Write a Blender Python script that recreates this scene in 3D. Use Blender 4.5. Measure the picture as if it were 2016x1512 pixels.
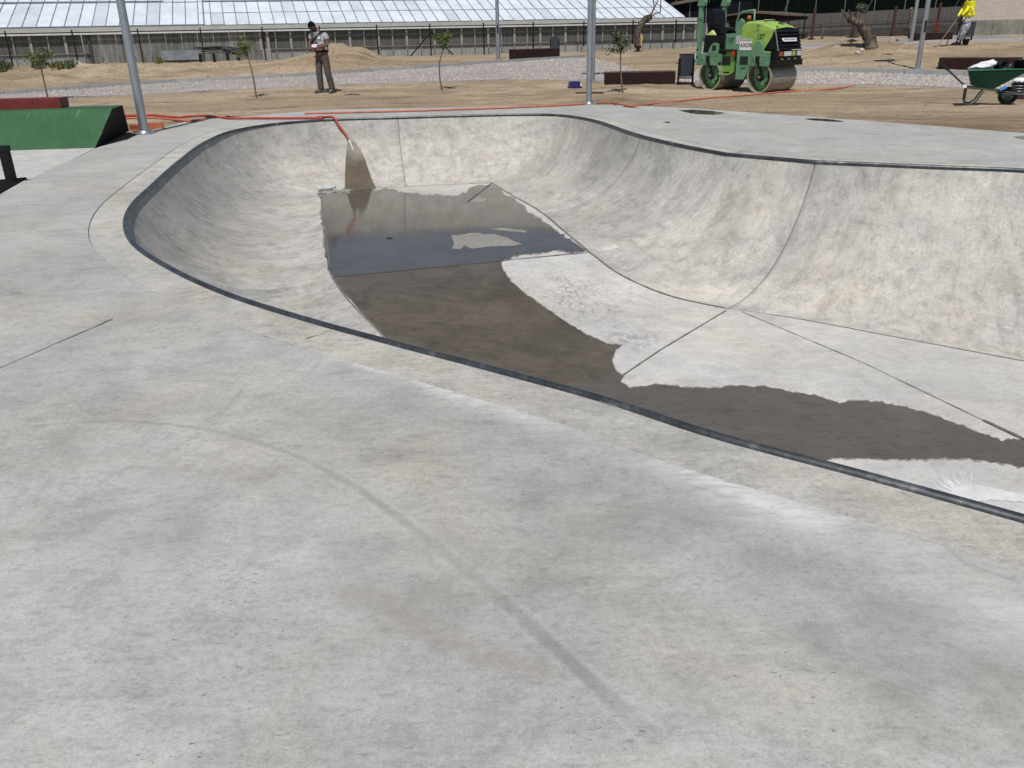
import bpy, bmesh, math, random
from mathutils import Vector, Matrix, noise, geometry
from mathutils.bvhtree import BVHTree
random.seed(11)
SC = bpy.context.scene
for o in list(bpy.data.objects): bpy.data.objects.remove(o)
COL = SC.collection
PI = math.pi

# ------------------------------------------------------------------ camera
FL = 1635.0; CX, CY = 1008.0, 756.0; HC = 1.5
TH = math.atan(694/FL); RO = 0.02
fw = Vector((0, math.cos(TH), -math.sin(TH)))
r0 = Vector((1, 0, 0)); u0 = Vector((0, math.sin(TH), math.cos(TH)))
rt = r0*math.cos(RO) - u0*math.sin(RO)
up = u0*math.cos(RO) + r0*math.sin(RO)
CAMP = Vector((0, 0, HC))
cd = bpy.data.cameras.new('camera'); cam = bpy.data.objects.new('camera', cd); COL.objects.link(cam)
cd.sensor_width = 36.0; cd.lens = FL/2016*36.0; cd.clip_end = 2000; cd.clip_start = .05
m = Matrix((rt, up, -fw)).transposed().to_4x4(); m.translation = CAMP
cam.matrix_world = m
SC.camera = cam

# ------------------------------------------------------------------ light
SUN_EL = math.radians(60); SUN_AZ = (0.10, 1.0)      # horizontal direction in which shadows fall
sd = Vector((SUN_AZ[0], SUN_AZ[1], 0)).normalized()*math.cos(SUN_EL) + Vector((0, 0, -math.sin(SUN_EL)))
w = bpy.data.worlds.new('World'); SC.world = w; w.use_nodes = True
wn = w.node_tree; wn.nodes.clear()
sky = wn.nodes.new('ShaderNodeTexSky'); sky.sky_type = 'NISHITA'; sky.sun_disc = False
sky.sun_elevation = SUN_EL
sky.sun_rotation = math.atan2(-sd.x, -sd.y)
sky.dust_density = .6; sky.altitude = 300
bg = wn.nodes.new('ShaderNodeBackground'); bg.inputs[1].default_value = 0.072
wo = wn.nodes.new('ShaderNodeOutputWorld')
wn.links.new(sky.outputs[0], bg.inputs[0]); wn.links.new(bg.outputs[0], wo.inputs[0])
sl = bpy.data.lights.new('sun', 'SUN'); sl.energy = 4.0; sl.angle = math.radians(.53); sl.color = (1, .955, .89)
so = bpy.data.objects.new('sun', sl); COL.objects.link(so); so.location = (0, -20, 40)
so.rotation_euler = sd.to_track_quat('-Z', 'Y').to_euler()
SC.view_settings.view_transform = 'Standard'; SC.view_settings.look = 'None'
SC.view_settings.exposure = 0.0; SC.view_settings.gamma = 1.0
try: SC.view_settings.use_curve_mapping = False
except Exception: pass

# ------------------------------------------------------------------ layout helpers
def sm(t): t = max(0., min(1., t)); return t*t*(3-2*t)
def T(x, y):                      # broad lie of the land (deck level = 0)
    return .43*sm((y-18.6)/18) + .36*sm((x-7)/15)*sm((y-23)/12)
def ray(px, py):
    return (fw*FL + rt*(px-CX) - up*(py-CY)).normalized()
def G(px, py, z=0.):
    d = ray(px, py); return CAMP + d*((z-HC)/d.z)
def W(px, py):                    # where the line of sight meets the land
    d = ray(px, py); s = 5.0; last = s
    while s < 220:
        p = CAMP + d*s
        if p.z < T(p.x, p.y):
            a, b = last, s
            for _ in range(24):
                c = (a+b)/2; q = CAMP+d*c
                if q.z < T(q.x, q.y): b = c
                else: a = c
            q = CAMP+d*b; return Vector((q.x, q.y, T(q.x, q.y)))
        last = s; s += .4
    return CAMP + d*150
def D(px, py, depth):             # point at a given distance in front of the camera
    d = ray(px, py); return CAMP + d*(depth/d.dot(fw))
def proj(p):
    q = Vector(p)-CAMP; w_ = q.dot(fw)
    return CX+FL*q.dot(rt)/w_, CY-FL*q.dot(up)/w_, w_
def topz(base, py):               # height above base whose image row is py
    lo, hi = 0., 20.
    for _ in range(40):
        c = (lo+hi)/2
        if proj(base+Vector((0, 0, c)))[1] > py: lo = c
        else: hi = c
    return lo
def fbm(x, y, s, o=4, z=0.): return noise.fractal(Vector((x*s, y*s, z)), 1.0, 2.0, o)

# ------------------------------------------------------------------ materials
class S:
    def __init__(s, name):
        s.m = bpy.data.materials.new(name); s.m.use_nodes = True
        s.t = s.m.node_tree; s.b = s.t.nodes['Principled BSDF']
        s.pos = s.t.nodes.new('ShaderNodeNewGeometry').outputs['Position']
        tc = s.t.nodes.new('ShaderNodeTexCoord'); s.obj = tc.outputs['Object']; s.uv = tc.outputs['UV']
    def n(s, t): return s.t.nodes.new(t)
    def l(s, a, b):
        if hasattr(a, 'is_output') or hasattr(a, 'links'): s.t.links.new(a, b)
        else: b.default_value = a if not isinstance(a, tuple) or len(a) != 3 or b.type != 'RGBA' else (*a, 1)
    def map(s, vec, sc=(1, 1, 1), rot=(0, 0, 0), loc=(0, 0, 0)):
        q = s.n('ShaderNodeMapping'); s.l(vec, q.inputs[0]); q.inputs['Scale'].default_value = sc
        q.inputs['Rotation'].default_value = rot; q.inputs['Location'].default_value = loc; return q.outputs[0]
    def noise(s, vec, sc, det=4, ro=.55, dist=0.):
        q = s.n('ShaderNodeTexNoise'); s.l(vec, q.inputs['Vector']); q.inputs['Scale'].default_value = sc
        q.inputs['Detail'].default_value = det; q.inputs['Roughness'].default_value = ro
        q.inputs['Distortion'].default_value = dist; return q.outputs['Fac']
    def vor(s, vec, sc, feat='F1', rnd=1.):
        q = s.n('ShaderNodeTexVoronoi'); q.feature = feat; s.l(vec, q.inputs['Vector'])
        q.inputs['Scale'].default_value = sc; q.inputs['Randomness'].default_value = rnd
        return q.outputs['Distance']
    def ramp(s, fac, *st):
        q = s.n('ShaderNodeValToRGB'); s.l(fac, q.inputs[0]); e = q.color_ramp.elements
        while len(e) < len(st): e.new(.5)
        for i, (p, c) in enumerate(st):
            e[i].position = p; e[i].color = (c, c, c, 1) if not isinstance(c, tuple) else (*c, 1)
        return q.outputs[0]
    def mix(s, fac, a, b, mode='MIX'):
        q = s.n('ShaderNodeMix'); q.data_type = 'RGBA'; q.blend_type = mode
        s.l(fac, q.inputs[0]); s.l(a, q.inputs[6]); s.l(b, q.inputs[7]); return q.outputs[2]
    def math(s, op, a, b=0., c=0.):
        q = s.n('ShaderNodeMath'); q.operation = op; q.use_clamp = False
        s.l(a, q.inputs[0]); s.l(b, q.inputs[1]); s.l(c, q.inputs[2]); return q.outputs[0]
    def attr(s, name):
        q = s.n('ShaderNodeAttribute'); q.attribute_name = name; return q.outputs['Fac']
    def rnd(s):
        return s.n('ShaderNodeObjectInfo').outputs['Random']
    def bump(s, h, st=.3, dist=.01):
        q = s.n('ShaderNodeBump'); s.l(h, q.inputs['Height']); q.inputs['Strength'].default_value = st
        q.inputs['Distance'].default_value = dist; s.l(q.outputs[0], s.b.inputs['Normal'])
    def out(s, col=None, rough=.7, metal=0., spec=.5):
        if col is not None: s.l(col, s.b.inputs['Base Color'])
        s.l(rough, s.b.inputs['Roughness']); s.l(metal, s.b.inputs['Metallic'])
        s.b.inputs['Specular IOR Level'].default_value = spec; return s.m
MATS = {}
def mat(name, col, rough=.6, metal=0., var=.15, sc=6., spec=.5, bump=0., bsc=40., ovar=0.):
    if name in MATS: return MATS[name]
    s = S(name); n1 = s.noise(s.obj, sc, 6, .65)
    a = tuple(c*(1-var) for c in col); b = tuple(min(1, c*(1+var)) for c in col)
    c = s.ramp(n1, (.32, a), (.68, b))
    if ovar:
        c = s.mix(1., c, s.ramp(s.rnd(), (0, 1-ovar), (1, 1.)), 'MULTIPLY')
    if bump: s.bump(s.noise(s.obj, bsc, 5, .6), bump, .01)
    MATS[name] = s.out(c, rough, metal, spec); return MATS[name]

def concrete(name, lo, hi, warm=(1.05, 1.0, .93), uv=False, wet=False, pits=1., streak=1., crack=False, rough=.8, drk=1., fine=1.):
    s = S(name)
    v = s.uv if uv else s.pos
    big = s.noise(s.map(v, loc=(3.1, 1.7, 0)), .75, 7, .62, .5)
    c = s.ramp(big, (.33, lo), (.66, hi))
    mid = s.noise(s.map(v, (1, 1.6, 1), (0, 0, .5)), 3.2, 9, .7, .8)
    c = s.mix(.9, c, s.ramp(mid, (.3, 1-.22*drk), (.5, 1.), (.72, 1.0+.08)), 'MULTIPLY')
    sw = s.noise(s.map(v, (1, 1, 1), (0, 0, .2), (7, 7, 0)), 1.7, 8, .68, 2.6)
    c = s.mix(.8*drk, c, s.ramp(sw, (.34, .82), (.5, 1.), (.7, 1.06)), 'MULTIPLY')
    # trowel strokes in two directions
    st = s.noise(s.map(v, (1.2, 5, 1) if not uv else (2.6, 1., 1), (0, 0, .62 if not uv else 1.0)), 3.0 if not uv else 1.5, 8, .70, 1.6)
    c = s.mix(.9*streak, c, s.ramp(st, (.34, .86 if not uv else .80), (.52, 1.), (.75, 1.05 if not uv else 1.08)), 'MULTIPLY')
    st2 = s.noise(s.map(v, (4.2 if not uv else 2.6, 1.3, 1), (0, 0, -.35 if not uv else .5), (5, 2, 0)), 3.1, 8, .72, 2.4)
    c = s.mix(.7*streak, c, s.ramp(st2, (.33, .87 if not uv else .80), (.5, 1.)), 'MULTIPLY')
    # crisp edged laitance patches and trowel chatter
    lp = s.noise(s.map(v, (1, 1.8, 1), (0, 0, .45), (11, 3, 0)), 2.6, 9, .76, 1.1)
    c = s.mix(1., c, s.ramp(lp, (.40, .91), (.425, 1.), (.56, 1.), (.575, 1.05)), 'MULTIPLY')
    lq = s.noise(s.map(v, (1, 2.2, 1), (0, 0, .8), (2, 13, 0)), 9, 7, .74, .9)
    c = s.mix(1., c, s.ramp(lq, (.39, .90), (.42, 1.), (.60, 1.), (.625, 1.06)), 'MULTIPLY')
    # warm and cool tints
    wm = s.ramp(s.noise(s.map(v, loc=(9, 4, 0)), 1.1, 5, .6, .4), (.46, 0.), (.66, 1.))
    c = s.mix(wm, c, s.mix(1., c, warm, 'MULTIPLY'))
    # fine grain
    gr = s.noise(v, 130, 3, .7)
    c = s.mix(1., c, s.ramp(gr, (.25, 1-.14*fine), (.75, 1+.10*fine)), 'MULTIPLY')
    gm = s.noise(v, 38, 5, .72, .3)
    c = s.mix(1., c, s.ramp(gm, (.3, 1-.13*fine), (.5, 1.), (.72, 1+.06*fine)), 'MULTIPLY')
    fl = s.noise(s.map(v, (1, 2.6, 1), (0, 0, .3)), 22, 5, .75, .6)
    c = s.mix(.8, c, s.ramp(fl, (.30, 1-.22*fine), (.46, 1.), (.78, 1+.05*fine)), 'MULTIPLY')
    if pits:
        pt = s.noise(s.map(v, (1, 2.4, 1), (0, 0, -.3)), 44, 3, .6, .6)
        pm = s.ramp(s.noise(v, 1.9, 3), (.47, 0.), (.62, 1.))
        c = s.mix(s.math('MULTIPLY', s.ramp(pt, (.645, 0.), (.69, 1.)), s.math('MULTIPLY', pm, .6*pits)), c, (.14, .145, .15))
    if crack:
        q = s.vor(s.mix(.12, s.map(v, (1, 1, 1), (0, 0, .3)), s.noise(v, 7, 3)), 15, 'DISTANCE_TO_EDGE')
        vv = s.noise(v, 6, 4, .6)
        line = s.ramp(s.math('ADD', q, s.math('MULTIPLY', s.math('SUBTRACT', vv, .5), .25)), (.0, 1.), (.13, 0.))
        line = s.math('MULTIPLY', line, s.ramp(s.noise(v, 4, 5, .7), (.38, 0.), (.6, 1.)))
        c = s.mix(s.math('MULTIPLY', s.math('MULTIPLY', line, s.attr('crk')), .9), c, (.2, .2, .2))
        blot = s.ramp(s.noise(v, 9, 5, .7, .6), (.45, 0.), (.6, 1.))
        c = s.mix(s.math('MULTIPLY', s.math('MULTIPLY', blot, s.attr('blt')), .6), c, (.17, .17, .175))
    # hand marks, darker zones and painted kink shade carried by the slab itself
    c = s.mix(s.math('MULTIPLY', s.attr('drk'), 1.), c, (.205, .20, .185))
    wl = s.math('MULTIPLY', s.attr('lgt'), s.ramp(s.noise(s.map(v, (1, 3, 1), (0, 0, .7)), 9, 6, .7, .5), (.35, .25), (.6, 1.)))
    c = s.mix(wl, c, (.60, .61, .60))
    bw = s.math('MULTIPLY', s.attr('brn'), s.ramp(s.noise(v, 12, 6, .75, .5), (.38, 0.), (.62, 1.)))
    c = s.mix(bw, c, (.30, .26, .215))
    c = s.mix(s.math('MULTIPLY', s.attr('jnt'), .8), c, (.12, .12, .115))
    hgt = s.math('ADD', s.math('MULTIPLY', gr, .25), s.math('ADD', s.math('MULTIPLY', fl, .6), st))
    s.bump(hgt, .22, .006)
    return s.out(c, rough, 0., .35)

M_deck = concrete('deck_concrete', (.360, .362, .348), (.450, .450, .430), warm=(1.05, 1., .93), pits=2., drk=.85, streak=.6, fine=1.25)
M_band = concrete('band_concrete', (.40, .39, .362), (.53, .512, .472), pits=.9, drk=1.1, fine=1.5)
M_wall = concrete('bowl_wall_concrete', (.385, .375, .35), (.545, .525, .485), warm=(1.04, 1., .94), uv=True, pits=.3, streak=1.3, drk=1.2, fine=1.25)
M_floor = concrete('bowl_floor_concrete', (.44, .43, .41), (.57, .56, .535), pits=.3, crack=True, streak=.5, drk=.7, warm=(1.03, 1., .96))
M_slab2 = concrete('pale_slab_concrete', (.47, .46, .45), (.56, .55, .53), pits=.2)

def wetmat(name, a, b, rough, bst):
    s = S(name); n1 = s.noise(s.pos, 1.6, 8, .68, .8)
    c = s.ramp(n1, (.3, a), (.7, b))
    st = s.noise(s.map(s.pos, (1.1, 6, 1), (0, 0, .5)), 4, 6, .66, 1.4)
    c = s.mix(.8, c, s.ramp(st, (.34, .8), (.55, 1.)), 'MULTIPLY')
    bl = s.noise(s.map(s.pos, (1, 1.7, 1), (0, 0, .3)), 5.5, 8, .75, 1.2)
    c = s.mix(.9, c, s.ramp(bl, (.32, .66), (.48, 1.), (.7, 1.1)), 'MULTIPLY')
    c = s.mix(s.attr('jnt'), c, (.06, .055, .05))
    s.bump(s.noise(s.map(s.pos, (1, 3, 1)), 7, 4, .6, .5), bst, .01)
    s.b.inputs['IOR'].default_value = 1.33
    return s.out(c, rough, 0., .5)
M_pond = wetmat('shallow_standing_water', (.070, .062, .052), (.105, .094, .080), .015, .07)
M_wetb = wetmat('wet_brown_concrete', (.074, .061, .045), (.138, .116, .088), .30, .05)
M_wetg = wetmat('wet_grey_concrete', (.094, .083, .070), (.122, .110, .094), .36, .05)
M_wett = wetmat('wet_hose_run', (.098, .078, .056), (.150, .122, .088), .42, .08)

def groundmat():
    s = S('dry_dirt')
    v = s.pos
    big = s.noise(s.map(v, (.6, 1.5, 1)), .35, 8, .62, .6)
    c = s.ramp(big, (.3, (.235, .175, .115)), (.5, (.34, .265, .18)), (.68, (.46, .375, .27)))
    m2 = s.noise(s.map(v, (.5, 2.2, 1), (0, 0, .1)), 1.5, 9, .72, 1.)
    c = s.mix(1., c, s.ramp(m2, (.32, .55), (.5, .98), (.7, 1.15)), 'MULTIPLY')
    m3 = s.noise(v, 11, 6, .75)
    c = s.mix(1., c, s.ramp(m3, (.3, .55), (.48, 1.), (.75, 1.14)), 'MULTIPLY')
    c = s.mix(s.math('MULTIPLY', s.attr('damp'), .75), c, (.15, .10, .06))
    s.bump(s.math('ADD', m2, s.math('MULTIPLY', m3, .6)), .9, .05)
    return s.out(c, .95, 0., .1)
M_dirt = groundmat()
def gravelmat():
    s = S('pink_gravel')
    q = s.n('ShaderNodeTexVoronoi'); s.l(s.pos, q.inputs['Vector']); q.inputs['Scale'].default_value = 26
    c = s.ramp(q.outputs['Color'], (.1, (.30, .265, .24)), (.5, (.50, .44, .40)), (.9, (.66, .61, .57)))
    c = s.mix(1., c, s.ramp(q.outputs['Distance'], (.25, 1.), (.75, .55)), 'MULTIPLY')
    c = s.mix(1., c, s.ramp(s.noise(s.pos, .6, 5), (.35, .9), (.65, 1.06)), 'MULTIPLY')
    s.bump(s.math('SUBTRACT', 1., q.outputs['Distance']), 1., .03)
    return s.out(c, .95, 0., .15)
M_gravel = gravelmat()
M_stone = mat('gravel_stone', (.50, .45, .41), .9, var=.25, sc=3, ovar=0)
M_kerb = mat('kerb_concrete', (.33, .335, .34), .85, var=.12, sc=3, bump=.3, ovar=.15)
def galv():
    s = S('galvanised_steel'); n1 = s.vor(s.obj, 40); n2 = s.noise(s.obj, 3, 6)
    c = s.mix(.6, s.ramp(n1, (0, (.30, .33, .36)), (1, (.42, .45, .49))), s.ramp(n2, (.3, (.30, .32, .36)), (.7, (.46, .49, .53))))
    return s.out(c, .42, .75, .5)
M_galv = galv()
def copm():
    s = S('coping_steel'); n2 = s.noise(s.map(s.pos, (1, 1, 1)), 5, 8, .7); n3 = s.noise(s.pos, 40, 4, .7)
    c = s.ramp(n2, (.35, (.055, .062, .070)), (.55, (.10, .109, .118)), (.72, (.25, .255, .255)))
    c = s.mix(.7, c, s.ramp(n3, (.3, .7), (.7, 1.15)), 'MULTIPLY')
    return s.out(c, .42, .65, .5)
M_cop = copm()
M_black = mat('matt_black', (.006, .006, .006), .75, spec=.15)
M_rub = mat('black_rubber', (.012, .012, .012), .8, spec=.2)
M_blkpl = mat('black_plastic', (.016, .017, .02), .5, var=.3, spec=.3)
M_hose = mat('red_hose', (.40, .045, .032), .45, var=.12)
M_hose2 = mat('faded_orange_hose', (.45, .13, .075), .6, var=.2)
def rampm():
    s = S('green_paint'); n1 = s.noise(s.pos, 1.4, 6, .65, .5)
    c = s.ramp(n1, (.3, (.030, .088, .037)), (.7, (.044, .118, .052)))
    sc = s.noise(s.map(s.pos, (7, 1, 1.), (0, .6, .6)), 2.2, 7, .75, 1.2)
    c = s.mix(s.math('MULTIPLY', s.ramp(sc, (.56, 0.), (.70, 1.)), .55), c, (.17, .26, .18))
    return s.out(c, .7, 0., .25)
M_green = rampm()
M_red = mat('dark_red_paint', (.15, .018, .018), .5, var=.25, sc=10)
M_brick = mat('perforated_brick', (.42, .13, .06), .85, var=.2)
M_cort = mat('weathered_steel', (.026, .014, .013), .8, var=.25, sc=2, bump=.3, spec=.15)
M_cort2 = mat('weathered_steel_top', (.085, .055, .05), .7, var=.18, sc=3, spec=.3)
M_slate = mat('slate_painted_metal', (.030, .038, .048), .5, var=.1)
M_iron = mat('dark_iron', (.010, .009, .009), .6, spec=.25)
M_redpost = mat('dark_red_post', (.055, .016, .018), .6)
M_leaf = mat('leaf_green', (.085, .125, .028), .6, var=.5, sc=4)
M_leafd = mat('leaf_dark_green', (.055, .08, .030), .6, var=.5, sc=4)
M_leafo = mat('olive_leaf', (.10, .125, .075), .65, var=.4, sc=4)
M_weed = mat('weed_leaf', (.11, .12, .03), .7, var=.5, sc=4)
M_stem = mat('sapling_bark', (.16, .10, .065), .85, var=.2)
def barkm():
    s = S('rough_bark'); n1 = s.noise(s.map(s.obj, (2.4, 2.4, .8)), 3.2, 8, .75, 1.2)
    c = s.ramp(n1, (.36, (.014, .010, .008)), (.5, (.085, .068, .052)), (.66, (.26, .225, .18)))
    s.bump(n1, 1., .05); return s.out(c, .95, 0., .1)
M_bark = barkm()
M_cut = mat('fresh_cut_wood', (.42, .26, .10), .8)
M_lime = mat('lime_green_paint', (.27, .42, .085), .5, var=.15, sc=3)
M_grn = mat('mid_green_paint', (.15, .31, .065), .45, var=.15, sc=4)
M_teal = mat('faded_teal_green_paint', (.115, .25, .145), .55, var=.24, sc=4)
def drumm():
    s = S('worn_drum_steel'); n1 = s.noise(s.map(s.obj, (6, 1, 6)), 3, 7, .7)
    c = s.ramp(n1, (.35, (.22, .195, .165)), (.65, (.40, .375, .335)))
    return s.out(c, .5, .45, .5)
M_drum = drumm()
M_hood = mat('black_grille', (.006, .0065, .009), .5, spec=.25)
M_vinyl = mat('black_vinyl', (.006, .0065, .008), .45, spec=.3)
M_white = mat('white_label', (.72, .72, .72), .5, var=.03)
M_ink = mat('black_ink', (.008, .008, .008), .6)
M_lens = mat('lamp_lens', (.55, .57, .60), .12, var=.05)
M_orange = mat('orange_lens', (.32, .08, .03), .4)
M_redl = mat('red_plastic', (.5, .03, .02), .4)
M_tub = mat('dark_green_tub', (.003, .034, .018), .45, var=.15, spec=.3)
M_frame = mat('greenish_steel_tube', (.05, .06, .055), .5, metal=.3)
M_bag = mat('white_woven_sack', (.72, .72, .73), .7, var=.08, bump=.5, bsc=14)
M_blue = mat('blue_plastic', (.010, .012, .10), .4, var=.2)
M_terra = mat('orange_plastic_pot', (.38, .10, .045), .6)
M_clear = mat('crumpled_clear_bottle', (.45, .50, .50), .12, var=.25, sc=20)
M_skin = mat('skin', (.14, .068, .043), .55, var=.08)
M_hair = mat('black_hair', (.006, .005, .005), .9, spec=.1)
M_shirt = mat('light_grey_cotton', (.33, .33, .36), .85, var=.08, bump=.4, bsc=12)  # grey lowered to put the bowed torso's shade into the cloth
M_shirt2 = mat('mid_grey_cotton_panel', (.13, .14, .16), .85, var=.1)
M_trous = mat('olive_brown_canvas', (.085, .070, .055), .85, var=.3, sc=5, bump=.6, bsc=9)
M_shoe = mat('dusty_grey_shoe', (.10, .095, .09), .8, var=.3)
M_yel = mat('yellow_sweatshirt', (.82, .80, .02), .8, var=.07, bump=.5, bsc=7)
def paintedpants():
    s = S('paint_spattered_trousers'); n1 = s.noise(s.obj, 9, 6, .75, .8)
    return s.out(s.ramp(n1, (.38, (.10, .10, .12)), (.5, (.26, .27, .30)), (.62, (.55, .56, .60))), .85, 0., .2)
M_pp = paintedpants()
M_cloth = mat('white_cloth', (.7, .7, .72), .8)
M_wood = mat('wooden_handle', (.24, .17, .10), .7)
def panem():
    s = S('whitewashed_glass'); n1 = s.noise(s.map(s.pos, (1, 1, .5)), .9, 7, .7, .3); n2 = s.noise(s.map(s.pos, (6, 1, 1)), 2.5, 6, .7)
    c = s.ramp(n1, (.3, (.58, .63, .69)), (.6, (.73, .78, .84)))
    c = s.mix(.7, c, s.ramp(n2, (.3, .87), (.55, 1.)), 'MULTIPLY')
    c = s.mix(1., c, s.ramp(s.rnd(), (0, .80), (.25, .93), (1, 1.)), 'MULTIPLY')
    return s.out(c, .38, 0., .5)
M_pane = panem()
M_bar = mat('glazing_bar_grey', (.16, .19, .23), .6, var=.3, sc=2)
M_gutter = mat('pale_gutter', (.40, .40, .38), .6, var=.1, sc=2)
M_gutw = mat('white_pipe', (.62, .63, .62), .5)
def corr(name, lo, hi, rnd=.2, spec=.4):
    s = S(name); n1 = s.noise(s.map(s.pos, (5, 5, .35)), 1.5, 7, .7, .3)
    c = s.ramp(n1, (.33, lo), (.66, hi)); c = s.mix(1., c, s.ramp(s.rnd(), (0, 1-rnd), (1, 1.)), 'MULTIPLY')
    return s.out(c, .45 if spec > .2 else .9, 0., spec)
M_pd = corr('dark_translucent_sheet', (.092, .094, .09), (.145, .146, .14), .12)
M_pl = corr('stained_pale_sheet', (.13, .135, .13), (.42, .42, .40), .35)
M_pb = corr('pale_base_sheet', (.22, .23, .225), (.36, .365, .355), .1)
M_post = mat('grey_post', (.28, .275, .25), .6, var=.1)
M_rail = mat('dark_rail', (.05, .05, .05), .6)
M_net = corr('dark_windbreak_net', (.002, .004, .0035), (.004, .010, .006), .2, .05)
M_navy = mat('navy_tarp', (.003, .0045, .011), .7, spec=.15)
M_fencep = corr('grey_fence_sheet', (.115, .108, .105), (.145, .138, .134), .12)
M_dkconc = mat('dark_concrete_base', (.06, .058, .052), .9, var=.3, sc=2)
M_conc = mat('stained_grey_concrete', (.26, .255, .225), .9, var=.3, sc=1.2)
def brickm():
    s = S('pale_brickwork'); q = s.n('ShaderNodeTexBrick'); s.l(s.map(s.obj, (1, 1, 1), (PI/2, 0, 0)), q.inputs[0])
    q.inputs['Scale'].default_value = 1.; q.inputs['Brick Width'].default_value = .30; q.inputs['Row Height'].default_value = .105
    q.inputs['Mortar Size'].default_value = .012
    q.inputs['Color1'].default_value = (.60, .53, .46, 1); q.inputs['Color2'].default_value = (.66, .60, .53, 1); q.inputs['Mortar'].default_value = (.42, .37, .32, 1)
    s.bump(q.outputs['Fac'], .6, -.01); return s.out(q.outputs[0], .9, 0., .2)
M_bw = brickm()
M_beige = mat('beige_render', (.48, .45, .40), .9)
M_gpan = mat('grey_cladding', (.20, .19, .185), .8)
M_canopy = mat('brown_canopy_sheet', (.10, .075, .055), .8, var=.3)

# ------------------------------------------------------------------ mesh helpers
class MB:
    def __init__(s): s.v = []; s.f = []; s.sm = []; s.X = Matrix.Identity(4)
    def add(s, vs, fs, smooth=False):
        k = len(s.v); s.v += [tuple(s.X @ Vector(v)) for v in vs]
        s.f += [tuple(i+k for i in f) for f in fs]; s.sm += [smooth]*len(fs); return s
    def box(s, c, d, rz=0, R=None, taper=1.):
        R = R or Matrix.Rotation(rz, 3, 'Z'); c = Vector(c); vs = []
        for z in (-.5, .5):
            t = 1 if z < 0 else taper
            for x, y in ((-.5, -.5), (.5, -.5), (.5, .5), (-.5, .5)):
                vs.append(c + R @ Vector((x*d[0]*t, y*d[1]*t, z*d[2])))
        return s.add(vs, [(0, 3, 2, 1), (4, 5, 6, 7), (0, 1, 5, 4), (1, 2, 6, 5), (2, 3, 7, 6), (3, 0, 4, 7)])
    def tube(s, pts, r, n=8, caps=True, smooth=True):
        pts = [Vector(p) for p in pts]; N = len(pts); rs = r if isinstance(r, (list, tuple)) else [r]*N
        vs = []; ref = None
        for i, p in enumerate(pts):
            d = (pts[min(i+1, N-1)]-pts[max(i-1, 0)]).normalized()
            if ref is None: ref = d.orthogonal().normalized()
            ref = (ref - d*ref.dot(d)); ref = ref.normalized() if ref.length > 1e-6 else d.orthogonal().normalized()
            b = d.cross(ref)
            for k in range(n):
                a = 2*PI*k/n; vs.append(p + (ref*math.cos(a)+b*math.sin(a))*rs[i])
        fs = [(i*n+k, i*n+(k+1) % n, (i+1)*n+(k+1) % n, (i+1)*n+k) for i in range(N-1) for k in range(n)]
        s.add(vs, fs, smooth)
        if caps: s.add(vs[:n], [tuple(range(n))[::-1]]); s.add(vs[-n:], [tuple(range(n))])
        return s
    def lathe(s, prof, n=24, smooth=True, axis='Z', c=(0, 0, 0)):
        vs = []; c = Vector(c)
        for r, h in prof:
            for k in range(n):
                a = 2*PI*k/n; x, y = r*math.cos(a), r*math.sin(a)
                vs.append(c + (Vector((x, y, h)) if axis == 'Z' else Vector((x, h, y)) if axis == 'Y' else Vector((h, x, y))))
        fs = [(i*n+k, i*n+(k+1) % n, (i+1)*n+(k+1) % n, (i+1)*n+k) for i in range(len(prof)-1) for k in range(n)]
        return s.add(vs, fs, smooth)
    def prism(s, poly, a, b, plane='XZ', smooth=False):
        # poly in plane, extruded from a to b along the other axis
        def P(u, v, t): return (u, t, v) if plane == 'XZ' else (t, u, v) if plane == 'YZ' else (u, v, t)
        n = len(poly)
        tri = geometry.tessellate_polygon([[Vector((u, v, 0)) for u, v in poly]])
        for t in (a, b): s.add([P(u, v, t) for u, v in poly], [tuple(q) for q in tri])
        vs = [P(u, v, a) for u, v in poly]+[P(u, v, b) for u, v in poly]
        return s.add(vs, [(i, (i+1) % n, n+(i+1) % n, n+i) for i in range(n)], smooth)
    def blob(s, c, r, sub=2, jit=.0, sc=(1, 1, 1)):
        bm = bmesh.new(); bmesh.ops.create_icosphere(bm, subdivisions=sub, radius=1)
        vs = []
        for v in bm.verts:
            q = Vector((v.co.x*sc[0], v.co.y*sc[1], v.co.z*sc[2]))*r
            q *= 1+jit*noise.noise(v.co*1.7+Vector(c)*3)
            vs.append(Vector(c)+q)
        fs = [tuple(v.index for v in f.verts) for f in bm.faces]; bm.free()
        return s.add(vs, fs, jit < .2)
    def mesh(s, name):
        me = bpy.data.meshes.new(name); me.from_pydata(s.v, [], s.f); me.polygons.foreach_set('use_smooth', s.sm)
        bm = bmesh.new(); bm.from_mesh(me); bmesh.ops.recalc_face_normals(bm, faces=bm.faces); bm.to_mesh(me); bm.free()
        me.update(); return me
    def build(s, name, m, parent=None, loc=None, **k):
        return link(s.mesh(name), name, m, parent, loc, **k)
def link(me, name, m, parent=None, loc=None, rot=None, label=None):
    o = bpy.data.objects.new(name, me); COL.objects.link(o)
    if m is not None and not me.materials: me.materials.append(m)
    if parent: o.parent = parent
    if loc is not None: o.location = loc
    if rot is not None: o.rotation_euler = rot
    if label: o['label'] = label
    return o
def tag(o, label=None, cat=None, group=None, kind=None):
    if label: o['label'] = label
    if cat: o['category'] = cat
    if group: o['group'] = group
    if kind: o['kind'] = kind
    return o
def thing(name, loc, label, cat, rz=0., group=None):
    o = bpy.data.objects.new(name, None); COL.objects.link(o); o.location = loc; o.rotation_euler = (0, 0, rz)
    o.empty_display_size = .2
    return tag(o, label, cat, group)
def fattr(me, name, vals):
    a = me.attributes.new(name, 'FLOAT', 'POINT'); a.data.foreach_set('value', vals)
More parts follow.
